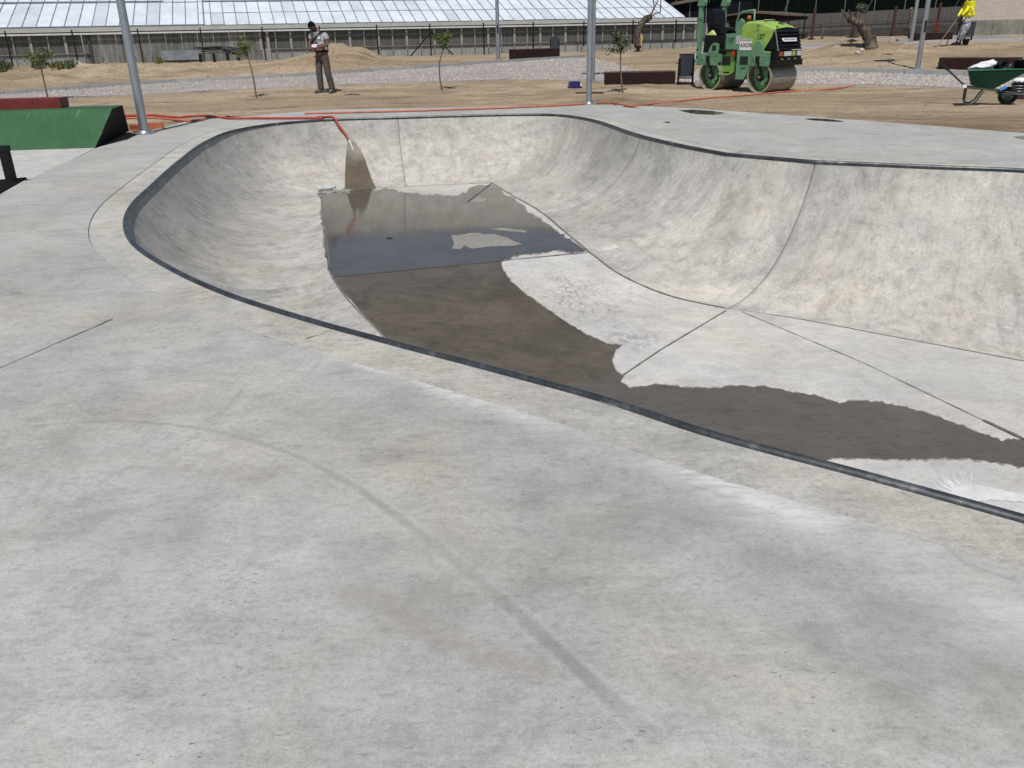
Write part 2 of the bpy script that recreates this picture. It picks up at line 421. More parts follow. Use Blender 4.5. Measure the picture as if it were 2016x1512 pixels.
def text(body, size, name, m, parent, mtx, shear=0., label=None, extr=.002):
    cu = bpy.data.curves.new(name, 'FONT'); cu.body = body; cu.size = size; cu.extrude = extr; cu.shear = shear
    cu.align_x = 'CENTER'; cu.align_y = 'CENTER'; cu.resolution_u = 3
    t = bpy.data.objects.new('tmp', cu); COL.objects.link(t)
    dg = bpy.context.evaluated_depsgraph_get(); me = bpy.data.meshes.new_from_object(t.evaluated_get(dg))
    bpy.data.objects.remove(t); me.name = name; me.materials.clear()
    me.transform(mtx); return link(me, name, m, parent, label=label)
def basis(o, x, z):               # matrix: text x axis -> x, text normal -> z
    x = Vector(x).normalized(); z = Vector(z).normalized(); y = z.cross(x)
    mm = Matrix((x, y, z)).transposed().to_4x4(); mm.translation = Vector(o); return mm

# ------------------------------------------------------------------ BOWL
NO = Vector((.6, .8, 0))
def cp(px, py): v = G(px, py, 0); return Vector((v.x, v.y, 0))
def fp(px, py, z): v = G(px, py, z); return Vector((v.x, v.y, z))
ZF, ZR = -1.13, -1.50
def nr(c, k=1.6, z=ZR, n=NO): return Vector((c.x+n.x*k, c.y+n.y*k, z))
PAIRS = [   # coping point, foot point, flags
 (Vector((3.1, 1.15, 0)), None, ''),
 (cp(2016, 1022), None, ''), (cp(1700, 935), None, ''), (cp(1400, 855), None, ''), (cp(1200, 790), None, ''),
 (cp(1000, 735), None, ''),
 (cp(760, 672), Vector((.30, 5.45, ZR)), ''),
 (cp(600, 628), Vector((-.35, 5.95, ZR)), 'B'),
 (cp(450, 580), Vector((-.85, 6.75, -1.42)), ''),
 (cp(330, 525), fp(752, 660, -1.29), ''),
 (cp(265, 480), fp(690, 596, -1.19), ''),
 (cp(248, 440), fp(655, 546, ZF), 'AJ'),
 (cp(260, 405), fp(646, 500, ZF), ''),
 (cp(300, 365), fp(641, 462, ZF), ''),
 (cp(350, 320), fp(637, 418, ZF), ''),
 (cp(410, 277), fp(632, 378, ZF), ''),
 (cp(462, 257), fp(632, 378, ZF), ''),
 (cp(540, 244), fp(660, 376, ZF), ''),
 (cp(640, 236), fp(712, 372, ZF), ''),
 (cp(783, 231.5), fp(801, 368, ZF), 'J'),
 (cp(900, 228), fp(880, 364, ZF), ''),
 (cp(1010, 225.5), fp(968, 360, ZF), ''),
 (cp(1090, 226), fp(968, 360, ZF), ''),
 (cp(1150, 233), fp(990, 374, ZF), ''),
 (cp(1261, 267), fp(1067, 419, ZF), 'J'),
 (cp(1350, 288), fp(1110, 455, ZF), ''),
 (cp(1430, 303), fp(1161, 497, ZF), 'AJK'),
 (cp(1485, 308), fp(1225, 543, -1.25), ''),
 (cp(1550, 313.5), fp(1310, 580, -1.41), ''),
 (cp(1605, 318), fp(1430, 607, ZR), 'BJ'),
 (cp(1700, 322), fp(1560, 626, ZR), ''),
 (cp(1850, 328.5), fp(1780, 667, ZR), ''),
 (cp(2016, 335), fp(2016, 711, ZR), ''),
 (Vector((7.4, 7.55, 0)), Vector((6.75, 5.95, ZR)), 'J'),
 (Vector((9.2, 5.8, 0)), Vector((7.7, 5.0, ZR)), ''),
 (Vector((9.9, 3.4, 0)), Vector((8.2, 3.5, ZR)), ''),
 (Vector((9.0, .9, 0)), Vector((7.7, 2.0, ZR)), 'J'),
 (Vector((7.0, -.5, 0)), Vector((6.5, 1.1, ZR)), ''),
 (Vector((5.0, -.1, 0)), Vector((5.6, 1.4, ZR)), ''),
]
PAIRS = [(c, f or nr(c), k) for c, f, k in PAIRS]
NP = len(PAIRS); SUB = 10
def hermite(arr, kinks):
    out = []
    def tan(i, side):
        a, b, c = arr[(i-1) % NP], arr[i], arr[(i+1) % NP]
        d1, d2 = b-a, c-b
        if d1.length < 1e-5 or d2.length < 1e-5: return (d2 if side > 0 else d1)*1.0
        if i in kinks: return d2 if side > 0 else d1
        t = (d1/d1.length + d2/d2.length)*.5
        return t*(d2.length if side > 0 else d1.length)
    for i in range(NP):
        a, b = arr[i], arr[(i+1) % NP]; ta, tb = tan(i, 1), tan((i+1) % NP, -1)
        for k in range(SUB):
            t = k/SUB; t2, t3 = t*t, t*t*t
            out.append(a*(2*t3-3*t2+1)+ta*(t3-2*t2+t)+b*(-2*t3+3*t2)+tb*(t3-t2))
    return out
kk = {i for i, p in enumerate(PAIRS) if 'K' in p[2]}
CL = hermite([p[0] for p in PAIRS], kk); FT = hermite([p[1] for p in PAIRS], kk)
NL = len(CL)
idx = lambda fl: [i*SUB for i, p in enumerate(PAIRS) if fl in p[2]]
JN = sorted(set(idx('J')))
PIX = lambda px: {1140: 23*SUB+4, 360: 13*SUB+5}[px]
AL, AR = idx('A'); BLf, BR = idx('B')
PH = math.radians(74); ROWS = 26
def wallpt(i, s, drop=0.):
    c, f = CL[i % NL], FT[i % NL]; a = s*PH
    u = math.sin(a)/math.sin(PH); v = (1-math.cos(a))/(1-math.cos(PH))
    return Vector((f.x+(c.x-f.x)*u, f.y+(c.y-f.y)*u, f.z+(0-f.z)*v))
bowl = thing('skate_bowl', (0, 0, 0), 'large pale concrete skate bowl with wet floor and steel edge', 'skate bowl')
arc = [0.]
for i in range(NL): arc.append(arc[-1]+(FT[(i+1) % NL]*.5+CL[(i+1) % NL]*.5-FT[i]*.5-CL[i]*.5).length)
WALLPOLY = ([], [])
for q in range(len(JN)):
    a, b = JN[q], JN[(q+1) % len(JN)]
    if b <= a: b += NL
    cols = []
    cols.append((a, 0, 1)); cols.append((a, .012, 0))
    for i in range(a+1, b): cols.append((i, 0, 0))
    cols.append((b-1, -1, 0)); cols.append((b, 0, 1))
    vs, fs, jn, uvs, dks = [], [], [], [], []
    for (i, off, g) in cols:
        for k in range(ROWS+1):
            s = k/ROWS
            if off == .012 or off == -1:
                j = a if off == .012 else b; nb = a+1 if off == .012 else b-1
                p0, p1 = wallpt(j, s), wallpt(nb, s); d = p1-p0; L = max(d.length, 1e-4)
                p = p0 + d*min(.9, .011/L)
            else: p = wallpt(i, s)
            nrm = (wallpt(i+1, s)-wallpt(i-1, s)).cross(wallpt(i, min(1, s+.04))-wallpt(i, max(0, s-.04)))
            if nrm.length > 1e-9: nrm.normalize()
            if nrm.z < 0: nrm = -nrm
            e = fbm(p.x*1.3, p.y*1.3, 1.1, 3)*.012*math.sin(PI*s)
            p = p + nrm*e
            if g: p = p - nrm*(.014 if (i % NL) in (BR, idx('J')[1]) else .006)
            vs.append(p); jn.append((1. if (i % NL) in (BR, idx('J')[1]) else .35) if g else 0.)
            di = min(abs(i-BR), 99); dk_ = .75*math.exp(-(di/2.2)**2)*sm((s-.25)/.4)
            di = min(abs(i-AR-1), 99); dk_ = max(dk_, .5*math.exp(-((di)/2.)**2)*sm((s-.35)/.4))  # shading at the coping kink painted in as darker concrete
            ci = PIX(1140); dk_ = max(dk_, .42*math.exp(-((i-ci)/12)**2)*sm((s-.2)/.5)); ci = PIX(360); dk_ = max(dk_, .34*math.exp(-((i-ci)/26)**2)*sm((s-.15)/.6))  # darker towards the coping at the right back corner and left wall
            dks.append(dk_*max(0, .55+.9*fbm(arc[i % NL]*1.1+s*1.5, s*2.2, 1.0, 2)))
            uvs.append((arc[i % NL] + (.0 if i < NL else arc[NL]), s*2.2))
    R1 = ROWS+1
    fs = [(c*R1+k, c*R1+k+1, (c+1)*R1+k+1, (c+1)*R1+k) for c in range(len(cols)-1) for k in range(ROWS)]
    me = bpy.data.meshes.new('wall_panel'); me.from_pydata([tuple(v) for v in vs], [], fs)
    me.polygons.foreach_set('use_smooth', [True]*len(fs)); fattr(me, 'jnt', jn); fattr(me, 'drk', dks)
    bm = bmesh.new(); bm.from_mesh(me); bmesh.ops.recalc_face_normals(bm, faces=bm.faces)
    if sum(f.normal.z for f in bm.faces) < 0: bmesh.ops.reverse_faces(bm, faces=bm.faces)
    bm.to_mesh(me); bm.free()
    ul = me.uv_layers.new(name='UVMap')
    for l in me.loops: ul.data[l.index].uv = uvs[l.vertex_index]
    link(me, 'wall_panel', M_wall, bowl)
    k0 = len(WALLPOLY[0]); WALLPOLY[0].extend(vs); WALLPOLY[1].extend([tuple(i+k0 for i in f) for f in fs])

def in_poly(x, y, P):
    r = False; j = len(P)-1
    for i in range(len(P)):
        if (P[i][1] > y) != (P[j][1] > y) and x < (P[j][0]-P[i][0])*(y-P[i][1])/(P[j][1]-P[i][1])+P[i][0]: r = not r
        j = i
    return r
def segd(p, a, b):
    ax, ay = a[0], a[1]; dx, dy = b[0]-ax, b[1]-ay; L = dx*dx+dy*dy
    t = 0 if L == 0 else max(0, min(1, ((p[0]-ax)*dx+(p[1]-ay)*dy)/L))
    return math.hypot(p[0]-ax-t*dx, p[1]-ay-t*dy), t
def polyd(p, P):
    best = (1e9, 0)
    for i in range(len(P)-1):
        d, t = segd(p, P[i], P[i+1])
        if d < best[0]: best = (d, (i+t)/(len(P)-1))
    return best
def cdt(loops, pts, minsep=None):
    vs, es = [], []
    for L in loops:
        k = len(vs); vs += [Vector((p[0], p[1])) for p in L]; n = len(L)
        es += [(k+i, k+(i+1) % n) for i in range(n)]
    vs += [Vector((p[0], p[1])) for p in pts]
    r = geometry.delaunay_2d_cdt(vs, es, [], 0, 1e-5)
    V, F = r[0], r[2]; out = []
    for f in F:
        c = sum((V[i] for i in f), Vector((0, 0)))/len(f)
        n = sum(in_poly(c.x, c.y, L) for L in loops)
        if n % 2 == 1: out.append(tuple(f))
    return V, out

FLOORP = ([], [])
def addfloor(vs, fs, crk=False, joints=()):
    me = bpy.data.meshes.new('floor_slab'); me.from_pydata([tuple(v) for v in vs], [], fs)
    me.polygons.foreach_set('use_smooth', [True]*len(fs))
    bm = bmesh.new(); bm.from_mesh(me); bmesh.ops.recalc_face_normals(bm, faces=bm.faces)
    if sum(f.normal.z for f in bm.faces) < 0: bmesh.ops.reverse_faces(bm, faces=bm.faces)
    bm.to_mesh(me); bm.free()
    if crk:
        c1 = G(1130, 585, -1.3); c2 = G(1240, 655, -1.4)
        fattr(me, 'crk', [math.exp(-((v-Vector((c1.x, c1.y, v.z))).length/.75)**2) for v in map(Vector, vs)])
        fattr(me, 'blt', [math.exp(-((v-Vector((c2.x, c2.y, v.z))).length/.33)**2) for v in map(Vector, vs)])
    if joints:
        jv = []
        for v in vs:
            d = min(polyd(v, J)[0] for J in joints); jv.append(1. if d < .003 else 0.)
        fattr(me, 'jnt', jv)
    k0 = len(FLOORP[0]); FLOORP[0].extend(map(Vector, vs)); FLOORP[1].extend([tuple(i+k0 for i in f) for f in fs])
    return link(me, 'floor_slab', M_floor, bowl)
def dedup(P):
    o = []
    for p in P:
        if not o or (Vector(p[:2])-Vector(o[-1][:2])).length > .01: o.append(p)
    if (Vector(o[0][:2])-Vector(o[-1][:2])).length < .01: o.pop()
    return o
def lineto(a, b, n): return [a.lerp(b, i/n) for i in range(n+1)]
# far flat
loopA = [FT[i] for i in range(AL, AR+1)]
V, F = cdt([dedup([tuple(p) for p in loopA])], [])
addfloor([(v.x, v.y, ZF) for v in V], F)
# banked middle
nn = 36
def samp(lst, t):
    x = t*(len(lst)-1); i = min(int(x), len(lst)-2); return lst[i].lerp(lst[i+1], x-i)
Lc = [FT[i] for i in range(AL, BLf-1, -1)]; Rc = [FT[i] for i in range(AR, BR+1)]
vs = []
for i in range(nn+1):
    a, b = samp(Lc, i/nn), samp(Rc, i/nn)
    zz = ZF+(ZR-ZF)*sm(i/nn)
    for j in range(nn+1):
        p = a.lerp(b, j/nn)
        vs.append(Vector((p.x, p.y, p.z)))
fs = [(i*(nn+1)+j, i*(nn+1)+j+1, (i+1)*(nn+1)+j+1, (i+1)*(nn+1)+j) for i in range(nn) for j in range(nn)]
addfloor(vs, fs, True)
# lower flat, with its sawn joint
loopB = [FT[i % NL] for i in range(BR, BLf+NL+1)]
V, F = cdt([dedup([tuple(p) for p in loopB])], [])
addfloor([(v.x, v.y, ZR) for v in V], F, True)
# joints on the floor: narrow V strips of dark sealant flush in the slabs
BF = BVHTree.FromPolygons(FLOORP[0], FLOORP[1]); BW = BVHTree.FromPolygons(WALLPOLY[0], WALLPOLY[1])
BA = BVHTree.FromPolygons(FLOORP[0]+WALLPOLY[0], FLOORP[1]+[tuple(i+len(FLOORP[0]) for i in f) for f in WALLPOLY[1]])
def hit(bv, px, py, off=.004):
    d = ray(px, py); r = bv.ray_cast(CAMP, d)
    if r[0] is None: return None
    n = r[1] if r[1].z > 0 else -r[1]
    return r[0]+n*off
def strip(name, pts, wd, m, parent, off=.003, bv=None, jit=.0):
    # thin seam following 3D points, lying on the surface
    vs = []; n = len(pts)
    for i, p in enumerate(pts):
        d = pts[min(i+1, n-1)]-pts[max(0, i-1)]; s = Vector((-d.y, d.x, 0)).normalized()*wd*.5*(1+jit*random.uniform(-1, 1))
        for sg in (-1, 1):
            q = p+s*sg
            if bv:
                h = bv.ray_cast(Vector((q.x, q.y, 1)), Vector((0, 0, -1)))
                if h[0] is not None: q = Vector((q.x, q.y, h[0].z))
            vs.append(q+Vector((0, 0, off)))
    fs = [(2*i, 2*i+1, 2*i+3, 2*i+2) for i in range(n-1)]
    me = bpy.data.meshes.new(name); me.from_pydata([tuple(v) for v in vs], [], fs)
    return link(me, name, m, parent)
M_seal = mat('dark_joint_filler', (.145, .14, .13), .9, var=.4, sc=8)
M_seal2 = mat('faint_joint_filler', (.26, .255, .24), .9, var=.3, sc=8)
M_crest = mat('wet_crest_edge', (.085, .078, .068), .4)
def pxline(P, step=12):
    o = []
    for a, b in zip(P, P[1:]):
        n = max(1, int(math.hypot(b[0]-a[0], b[1]-a[1])/step))
        o += [(a[0]+(b[0]-a[0])*i/n, a[1]+(b[1]-a[1])*i/n) for i in range(n)]
    return o+[P[-1]]
def floorline(P, wd, m, jit=.35):
    pts = [hit(BF, *q, off=0) for q in pxline(P)]; pts = [p for p in pts if p]
    if len(pts) > 1: strip('joint', pts, wd, m, bowl, bv=BF, jit=jit, off=.0105 if m is M_seal else .0085)
floorline([(1448, 609), (1700, 715), (1935, 828)], .011, M_seal2)
floorline([(1935, 828), (2016, 866), (2200, 950)], .03, M_seal)
floorline([(920, 398), (968, 361)], .03, M_seal)
floorline([(1430, 612), (1300, 690), (1226, 740)], .013, M_seal)
floorline([(985, 514.2), (1158, 497.6)], .02, M_seal); floorline([(656, 546), (985, 514.2)], .045, M_crest, .1)
def wallseam(lst, wd, m, off=.006):
    strip('joint', [FT[i % NL] + Vector((0, 0, 0)) for i in lst], wd, m, bowl, bv=BA, jit=.3, off=off)
wallseam(range(AR-55, AR+SUB*3+1), .028, M_seal)
wallseam(range(AL, AR-54), .012, M_seal, .0065)
wallseam(range(BR, BR+50), .018, M_seal2)
wallseam(range(BLf, AL+1), .025, M_seal)

# ------------------------------------------------------------------ coping, band
OUT = []
for i in range(NL):
    d = CL[(i+1) % NL]-CL[i-1]; n = Vector((-d.y, d.x, 0)).normalized()
    f = FT[i]-CL[i]
    if n.dot(f) > 0: n = -n
    OUT.append(n)
def off(i, k): return CL[i % NL]+OUT[i % NL]*k
cr = .024
seg_breaks = [0, 40, 90, 130, 170, 220, 260, 310, 350, NL]
for a, b in zip(seg_breaks, seg_breaks[1:]):
    mb = MB(); mb.tube([off(i, 0.004)+Vector((0, 0, -.006)) for i in range(a, b+1)], cr, 14)
    mb.build('coping_pipe', M_cop, bowl)
def bandw(i): return .30+.03*noise.noise(CL[i % NL]*.35)
mb = MB(); vs = []; jn = []; lg = []
KB = [(.012, -.008), (.03, -.001), (.1, .0), (.2, .0), (-.012, 0.), (0, -.012)]
for i in range(NL):
    bwid = bandw(i)
    for k, z in KB:
        kk_ = k if k > .011 and k < .25 else bwid+k
        p = off(i, kk_); vs.append((p.x, p.y, z)); jn.append(1. if (k == 0) else 0.)
        lg.append(0.)
nb = len(KB)
fs = [(i*nb+k, i*nb+k+1, ((i+1) % NL)*nb+k+1, ((i+1) % NL)*nb+k) for i in range(NL) for k in range(nb-1)]
me = bpy.data.meshes.new('coping_band'); me.from_pydata(vs, [], fs); fattr(me, 'jnt', [v*.55 for v in jn])
link(me, 'coping_band', M_band, bowl)

# ------------------------------------------------------------------ deck
BANDL = [off(i, bandw(i)) for i in range(NL)]
dk = [(-4.5, -7), (-4.9, 3.), (-5.2, 7.)]+[tuple(G(*p)[:2]) for p in [(0, 384), (60, 352), (190, 291), (330, 248), (376, 237), (640, 216), (1160, 206), (1250, 208), (1380, 214), (1500, 223), (1750, 241), (2016, 262)]]+[(10.6, 9.2), (13, 6.5), (14, -7)]
DECK = dk
dkl = []
for i in range(len(dk)):
    a, b = Vector(dk[i]), Vector(dk[(i+1) % len(dk)]); n = max(1, int((b-a).length/.6))
    for j in range(n):
        p = a.lerp(b, j/n); wob = .04*noise.noise(Vector((p.x, p.y, 0))*1.5) if j else 0
        dkl.append((p.x+wob, p.y+wob))
hole = dedup([(p.x, p.y) for p in BANDL])
pts = []
def inband(x, y, L=hole): return in_poly(x, y, L)
st = .032; y = .55
while y < 5.2:
    x = -3.4 if y > 1.5 else -1.6
    while x < 3.0:
        qx, qy = x+random.uniform(-.006, .006), y+random.uniform(-.006, .006)
        pr = proj((qx, qy, 0)) if qy > .3 else (0, 0, 0)
        if -150 < pr[0] < 2150 and pr[1] < 1650 and not inband(qx, qy): pts.append((qx, qy))
        x += st
    y += st
y = -6.5
while y < 18:
    x = -4.5
    while x < 12:
        if in_poly(x, y, dk) and not inband(x, y) and not (-3.4 < x < 3 and .5 < y < 5.2): pts.append((x+random.uniform(-.05, .05), y+random.uniform(-.05, .05)))
        x += .3
    y += .3
ARC = [tuple(G(*p)[:2]) for p in [(-60, 850), (50, 840), (150, 831), (240, 828), (330, 834), (420, 848), (510, 872), (600, 905), (700, 958), (790, 1022), (870, 1085), (950, 1150), (1040, 1226), (1130, 1310), (1210, 1384), (1300, 1462)]]
ARC2 = [tuple(G(*p)[:2]) for p in [(225, 1030), (218, 1080), (225, 1130), (240, 1165)]]
WH = [tuple(G(*p)[:2]) for p in [(590, 662), (700, 706), (840, 748), (950, 790), (1150, 850), (1300, 895), (1500, 980), (1700, 1050), (1900, 1140), (2100, 1230)]]
WP = [tuple(G(*p)[:2]) for p in [(700, 700), (770, 728), (838, 749)]]
BN = [tuple(G(*p)[:2]) for p in [(680, 1170), (760, 1180), (830, 1235), (930, 1280), (1060, 1320)]]
BN2 = [tuple(G(*p)[:2]) for p in [(90, 915), (250, 900), (400, 920), (520, 930)]]
CRK = [tuple(G(*p)[:2]) for p in [(1800, 1040), (1860, 1075), (1900, 1110), (2016, 1150)]]
def refine(P, half, stp):
    for a, b in zip(P, P[1:]):
        L = math.hypot(b[0]-a[0], b[1]-a[1]); n = max(1, int(L/stp)); nx_, ny_ = -(b[1]-a[1])/L, (b[0]-a[0])/L
        for i in range(n):
            k = -half
            while k <= half:
                q = (a[0]+(b[0]-a[0])*i/n+nx_*k+random.uniform(-.002, .002), a[1]+(b[1]-a[1])*i/n+ny_*k+random.uniform(-.002, .002))
                if not in_poly(q[0], q[1], hole): pts.append(q)
                k += stp
refine(ARC, .085, .010); refine(WP, .05, .010); refine(ARC2, .03, .009); refine(CRK, .03, .010); refine(BN, .09, .016)
V, F = cdt([dkl, hole], pts)
JD = [tuple(G(*p)[:2]) for p in [(-100, 765), (0, 725), (120, 672), (235, 622)]]
drk, lgt, brn, jnt = [], [], [], []
for v in V:
    p = (v.x, v.y)
    a = l_ = b_ = j_ = 0.
    if .4 < v.y < 6 and -4 < v.x < 4:
        d, t = polyd(p, ARC); wd = .010+.012*t
        a = max(a, (.34+.20*t)*sm((wd-d)/.012+.35)*(.75+.5*abs(fbm(v.x, v.y, 3, 3)))*sm(t*6+.2)*sm((1-t)*9))
        l_ = max(l_, .16*sm(1-abs(d-wd-.012)/.012)*sm(t*3-1))
        d2, t2 = segd(p, ARC[-2], ARC[-1])
        d, t = polyd(p, ARC2); a = max(a, .2*sm((.012-d)/.02+.4))
        d, t = polyd(p, WH); l_ = max(l_, .8*sm(1-d/(.10+.20*t))*(.35+1.1*max(0, .4+fbm(v.x, v.y, 2.2, 5))))
        d, t = polyd(p, WP); l_ = max(l_, 1.*sm((.03-d)/.03+.3))
        d, t = polyd(p, BN); b_ = max(b_, .75*sm(1-d/.07))
        d, t = polyd(p, BN2); b_ = max(b_, .45*sm(1-d/.16))
        d, t = polyd(p, CRK); a = max(a, .5*sm(1-d/.018))
        pass
        # broad darker clouds
        for cx, cy, r, k in ((1250, 1010, .30, .40), (850, 1150, .34, .38), (1650, 1230, .30, .42), (330, 1010, .34, .26), (1900, 1330, .26, .42), (1050, 1000, .22, .22), (1100, 1080, .2, .25), (1520, 1130, .2, .25), (620, 820, .3, .15), (150, 400, .8, .12), (560, 950, .25, .2)):
            g = G(cx, cy); dd = math.hypot(v.x-g.x, (v.y-g.y)*1.3)
            if dd < r*2: a = max(a, k*math.exp(-(dd/r)**2)*(.5+1.3*max(0, .5+fbm(v.x, v.y, 5, 5))))
    drk.append(a); lgt.append(min(1, l_)); brn.append(b_); jnt.append(j_)
bd = []
vs3 = [(v.x, v.y, .004*fbm(v.x, v.y, 1.2, 2) if i >= len(dkl)+len(hole) else 0.) for i, v in enumerate(V)]
me = bpy.data.meshes.new('deck'); me.from_pydata(vs3, [], F); me.polygons.foreach_set('use_smooth', [True]*len(F))
fattr(me, 'drk', drk); fattr(me, 'lgt', lgt); fattr(me, 'brn', brn); fattr(me, 'jnt', jnt)
deck = tag(link(me, 'deck', M_deck), kind='structure')
JP = [Vector((p[0], p[1], 0)) for p in JD]; JP = [a.lerp(b, k/8) for a, b in zip(JP, JP[1:]) for k in range(8)]
strip('joint', JP, .010, M_seal2, deck, off=.003, jit=.5)
for P_, wd_ in (([(652, 650), (630, 659), (600, 668)], .006), ([(1180, 790), (1215, 802)], .004)):
    Q_ = [G(*p) for p in pxline(P_, 9)]; Q_ = [Vector((q.x+random.uniform(-.006, .006), q.y+random.uniform(-.006, .006), 0)) for q in Q_]
    strip('crack', Q_, wd_, M_seal2, deck, off=.0035, jit=.8)
# edge face of the deck slab
vs = [(x, y, 0) for x, y in dkl]+[(x, y, -.16) for x, y in dkl]; n = len(dkl)
me = bpy.data.meshes.new('deck_edge'); me.from_pydata(vs, [], [(i, (i+1) % n, n+(i+1) % n, n+i) for i in range(n)])
tag(link(me, 'deck_edge', M_kerb), kind='structure')
# pale slab to the left
pl = [tuple(G(*p)[:2]) for p in [(0, 384), (190, 291)]]+[(-8, 12.9), (-14, 12.6), (-14, 2), (-4.9, 2)]
pl = [(x-.012, y) for x, y in [(-4.9, 3.), (-5.2, 7.)]+pl[:2]]+[(-8, 12.95), (-14, 12.7), (-14, 3)]
mb = MB(); mb.prism(pl, -.14, -.001, 'XY'); tag(mb.build('pale_slab', M_slab2), kind='structure')

# ------------------------------------------------------------------ water and wet patches
def onA(p): return 640 < p[0] < 1000 and abs(p[1]-(546-(p[0]-655)*49/506)) < .6
def jag(P, amp, step=9, fine=True):
    out = []; n = len(P)
    for i in range(n):
        a, b = P[i], P[(i+1) % n]; L = math.hypot(b[0]-a[0], b[1]-a[1]); k = max(1, int(L/step))
        nx, ny = -(b[1]-a[1])/(L or 1), (b[0]-a[0])/(L or 1)
        for j in range(k):
            t = j/k; x, y = a[0]+(b[0]-a[0])*t, a[1]+(b[1]-a[1])*t
            w_ = 0 if (onA(a) and onA(b)) else amp*(noise.noise(Vector((x*.09, y*.09, 3)))*1.3+noise.noise(Vector((x*.3, y*.3, 7)))*.8)
            out.append((x+nx*w_, y+ny*w_*.8))
    return out
def sheet(name, loops, m, bv, parent=None, off_=.004, grid=22, amp=3., amps=None, low=False, **tg):
    L = [jag(l, (amps[i] if amps else amp), 5) for i, l in enumerate(loops)]
    xs = [p[0] for p in L[0]]; ys = [p[1] for p in L[0]]; pts = []
    yy = min(ys)+grid/2
    while yy < max(ys):
        xx = min(xs)
        while xx < max(xs):
            if in_poly(xx, yy, L[0]): pts.append((xx, yy))
            xx += grid
        yy += grid*.6
    V, F = cdt(L, pts); vs = []; ok = []
    for v in V:
        h = hit(BF, v.x, v.y, off_) if low else None
        if h is None: h = hit(bv, v.x, v.y, off_)
        if low and h is not None and h.z > -.95: h = None
        vs.append(tuple(h) if h else (0, 0, 0)); ok.append(h is not None)
    F = [f for f in F if all(ok[i] for i in f)]
    me = bpy.data.meshes.new(name); me.from_pydata(vs, [], F); me.polygons.foreach_set('use_smooth', [True]*len(F))
    bm = bmesh.new(); bm.from_mesh(me); bmesh.ops.recalc_face_normals(bm, faces=bm.faces)
    if sum(f.normal.z for f in bm.faces) < 0: bmesh.ops.reverse_faces(bm, faces=bm.faces)
    bm.to_mesh(me); bm.free()
    return tag(link(me, name, m, parent), **tg)
pond = [(626, 380), (648, 375), (700, 373), (770, 373), (785, 378), (830, 384), (900, 386), (922, 376), (945, 366), (966, 364), (985, 372), (996, 384), (1012, 392), (1022, 402), (1036, 412), (1045, 419), (1060, 430), (1090, 452), (1125, 476), (1153, 494), (1125, 498), (1095, 492), (1060, 499), (1012, 503), (1000, 512), (990, 513.6), (900, 522.3), (800, 532.0), (700, 541.6), (658, 545.7), (650, 540), (646, 520), (640, 500), (639, 470), (634, 440), (632, 410)]
sheet('pond', [pond, [(888, 462), (905, 463), (925, 459), (975, 461), (1000, 468), (1015, 476), (1030, 481), (1008, 484), (960, 486), (930, 490), (915, 484), (908, 491), (890, 490), (895, 478)], [(962, 450), (990, 449), (1036, 454), (1036, 458), (1005, 456)], [(925, 397), (940, 388), (958, 389), (955, 397), (935, 398)]],
      M_pond, BA, None, .004, amps=[4.5, 1.5, 1., 1.5], low=True, kind='structure')
sl_ = [(656, 545.9), (700, 541.6), (800, 532.0), (900, 522.3), (986, 514), (990, 533), (1005, 555), (1030, 575), (1060, 598), (1110, 632), (1160, 662), (1195, 677), (1224, 680), (1212, 688), (1205, 712), (1212, 730), (1226, 742), (1165, 772), (1060, 800), (960, 800), (820, 730), (764, 674), (733, 640), (704, 606), (688, 588), (666, 566)]
sheet('wet_patch', [sl_], M_wetb, BA, None, .0046, amps=[2.2], low=True, kind='structure')
lw = [(1140, 762), (1190, 752), (1226, 741), (1222, 752), (1240, 765), (1290, 757), (1340, 763), (1400, 766), (1440, 761), (1500, 761), (1560, 772), (1610, 780), (1652, 796), (1670, 790), (1715, 790), (1800, 806), (1860, 826), (1920, 850), (1970, 868), (2016, 864), (2200, 890), (2400, 960), (2400, 1010), (2150, 950), (2016, 919), (1960, 910), (1900, 903), (1850, 902), (1800, 905), (1700, 903), (1640, 902), (1560, 930), (1300, 880), (1150, 830)]
sheet('wet_patch', [lw], M_wetg, BF, None, .005, amps=[3.], kind='structure')
sheet('hose_run', [[(684, 281), (690, 277), (700, 281), (712, 298), (722, 322), (730, 348), (741, 372), (710, 374), (679, 373), (679, 340), (681, 305)]], M_wett, BA, None, .006, grid=8, amps=[.8], kind='structure')
M_void0 = mat('dark_hole', (.01, .01, .01), .9)
def grow(P, k):
    A_ = sum(P[i][0]*P[(i+1) % len(P)][1]-P[(i+1) % len(P)][0]*P[i][1] for i in range(len(P))); sg = 1 if A_ > 0 else -1; o = []
    for i in range(len(P)):
        a, b = P[i-1], P[(i+1) % len(P)]; dx, dy = b[0]-a[0], b[1]-a[1]; L_ = math.hypot(dx, dy) or 1
        o.append((P[i][0]+sg*dy/L_*k, P[i][1]-sg*dx/L_*k*.7))
    return o
M_damp = mat('damp_concrete_margin', (.27, .255, .23), .6, var=.15, sc=3)
sheet('damp_margin', [grow(lw, 2.5)], M_damp, BF, None, .0028, amps=[4.5], kind='structure')
sheet('damp_margin', [grow(sl_[4:], 2.)], M_damp, BF, None, .0028, amps=[3.5], kind='structure')
sheet('damp_margin', [grow(pond, 2.5)], M_damp, BA, None, .0028, amps=[5.], low=True, kind='structure')
dh = hit(BF, 767, 470, .006); mb = MB(); mb.lathe([(0, .001), (.05, .001), (.05, 0)], 14); tag(mb.build('drain_hole', M_void0, bowl, dh))
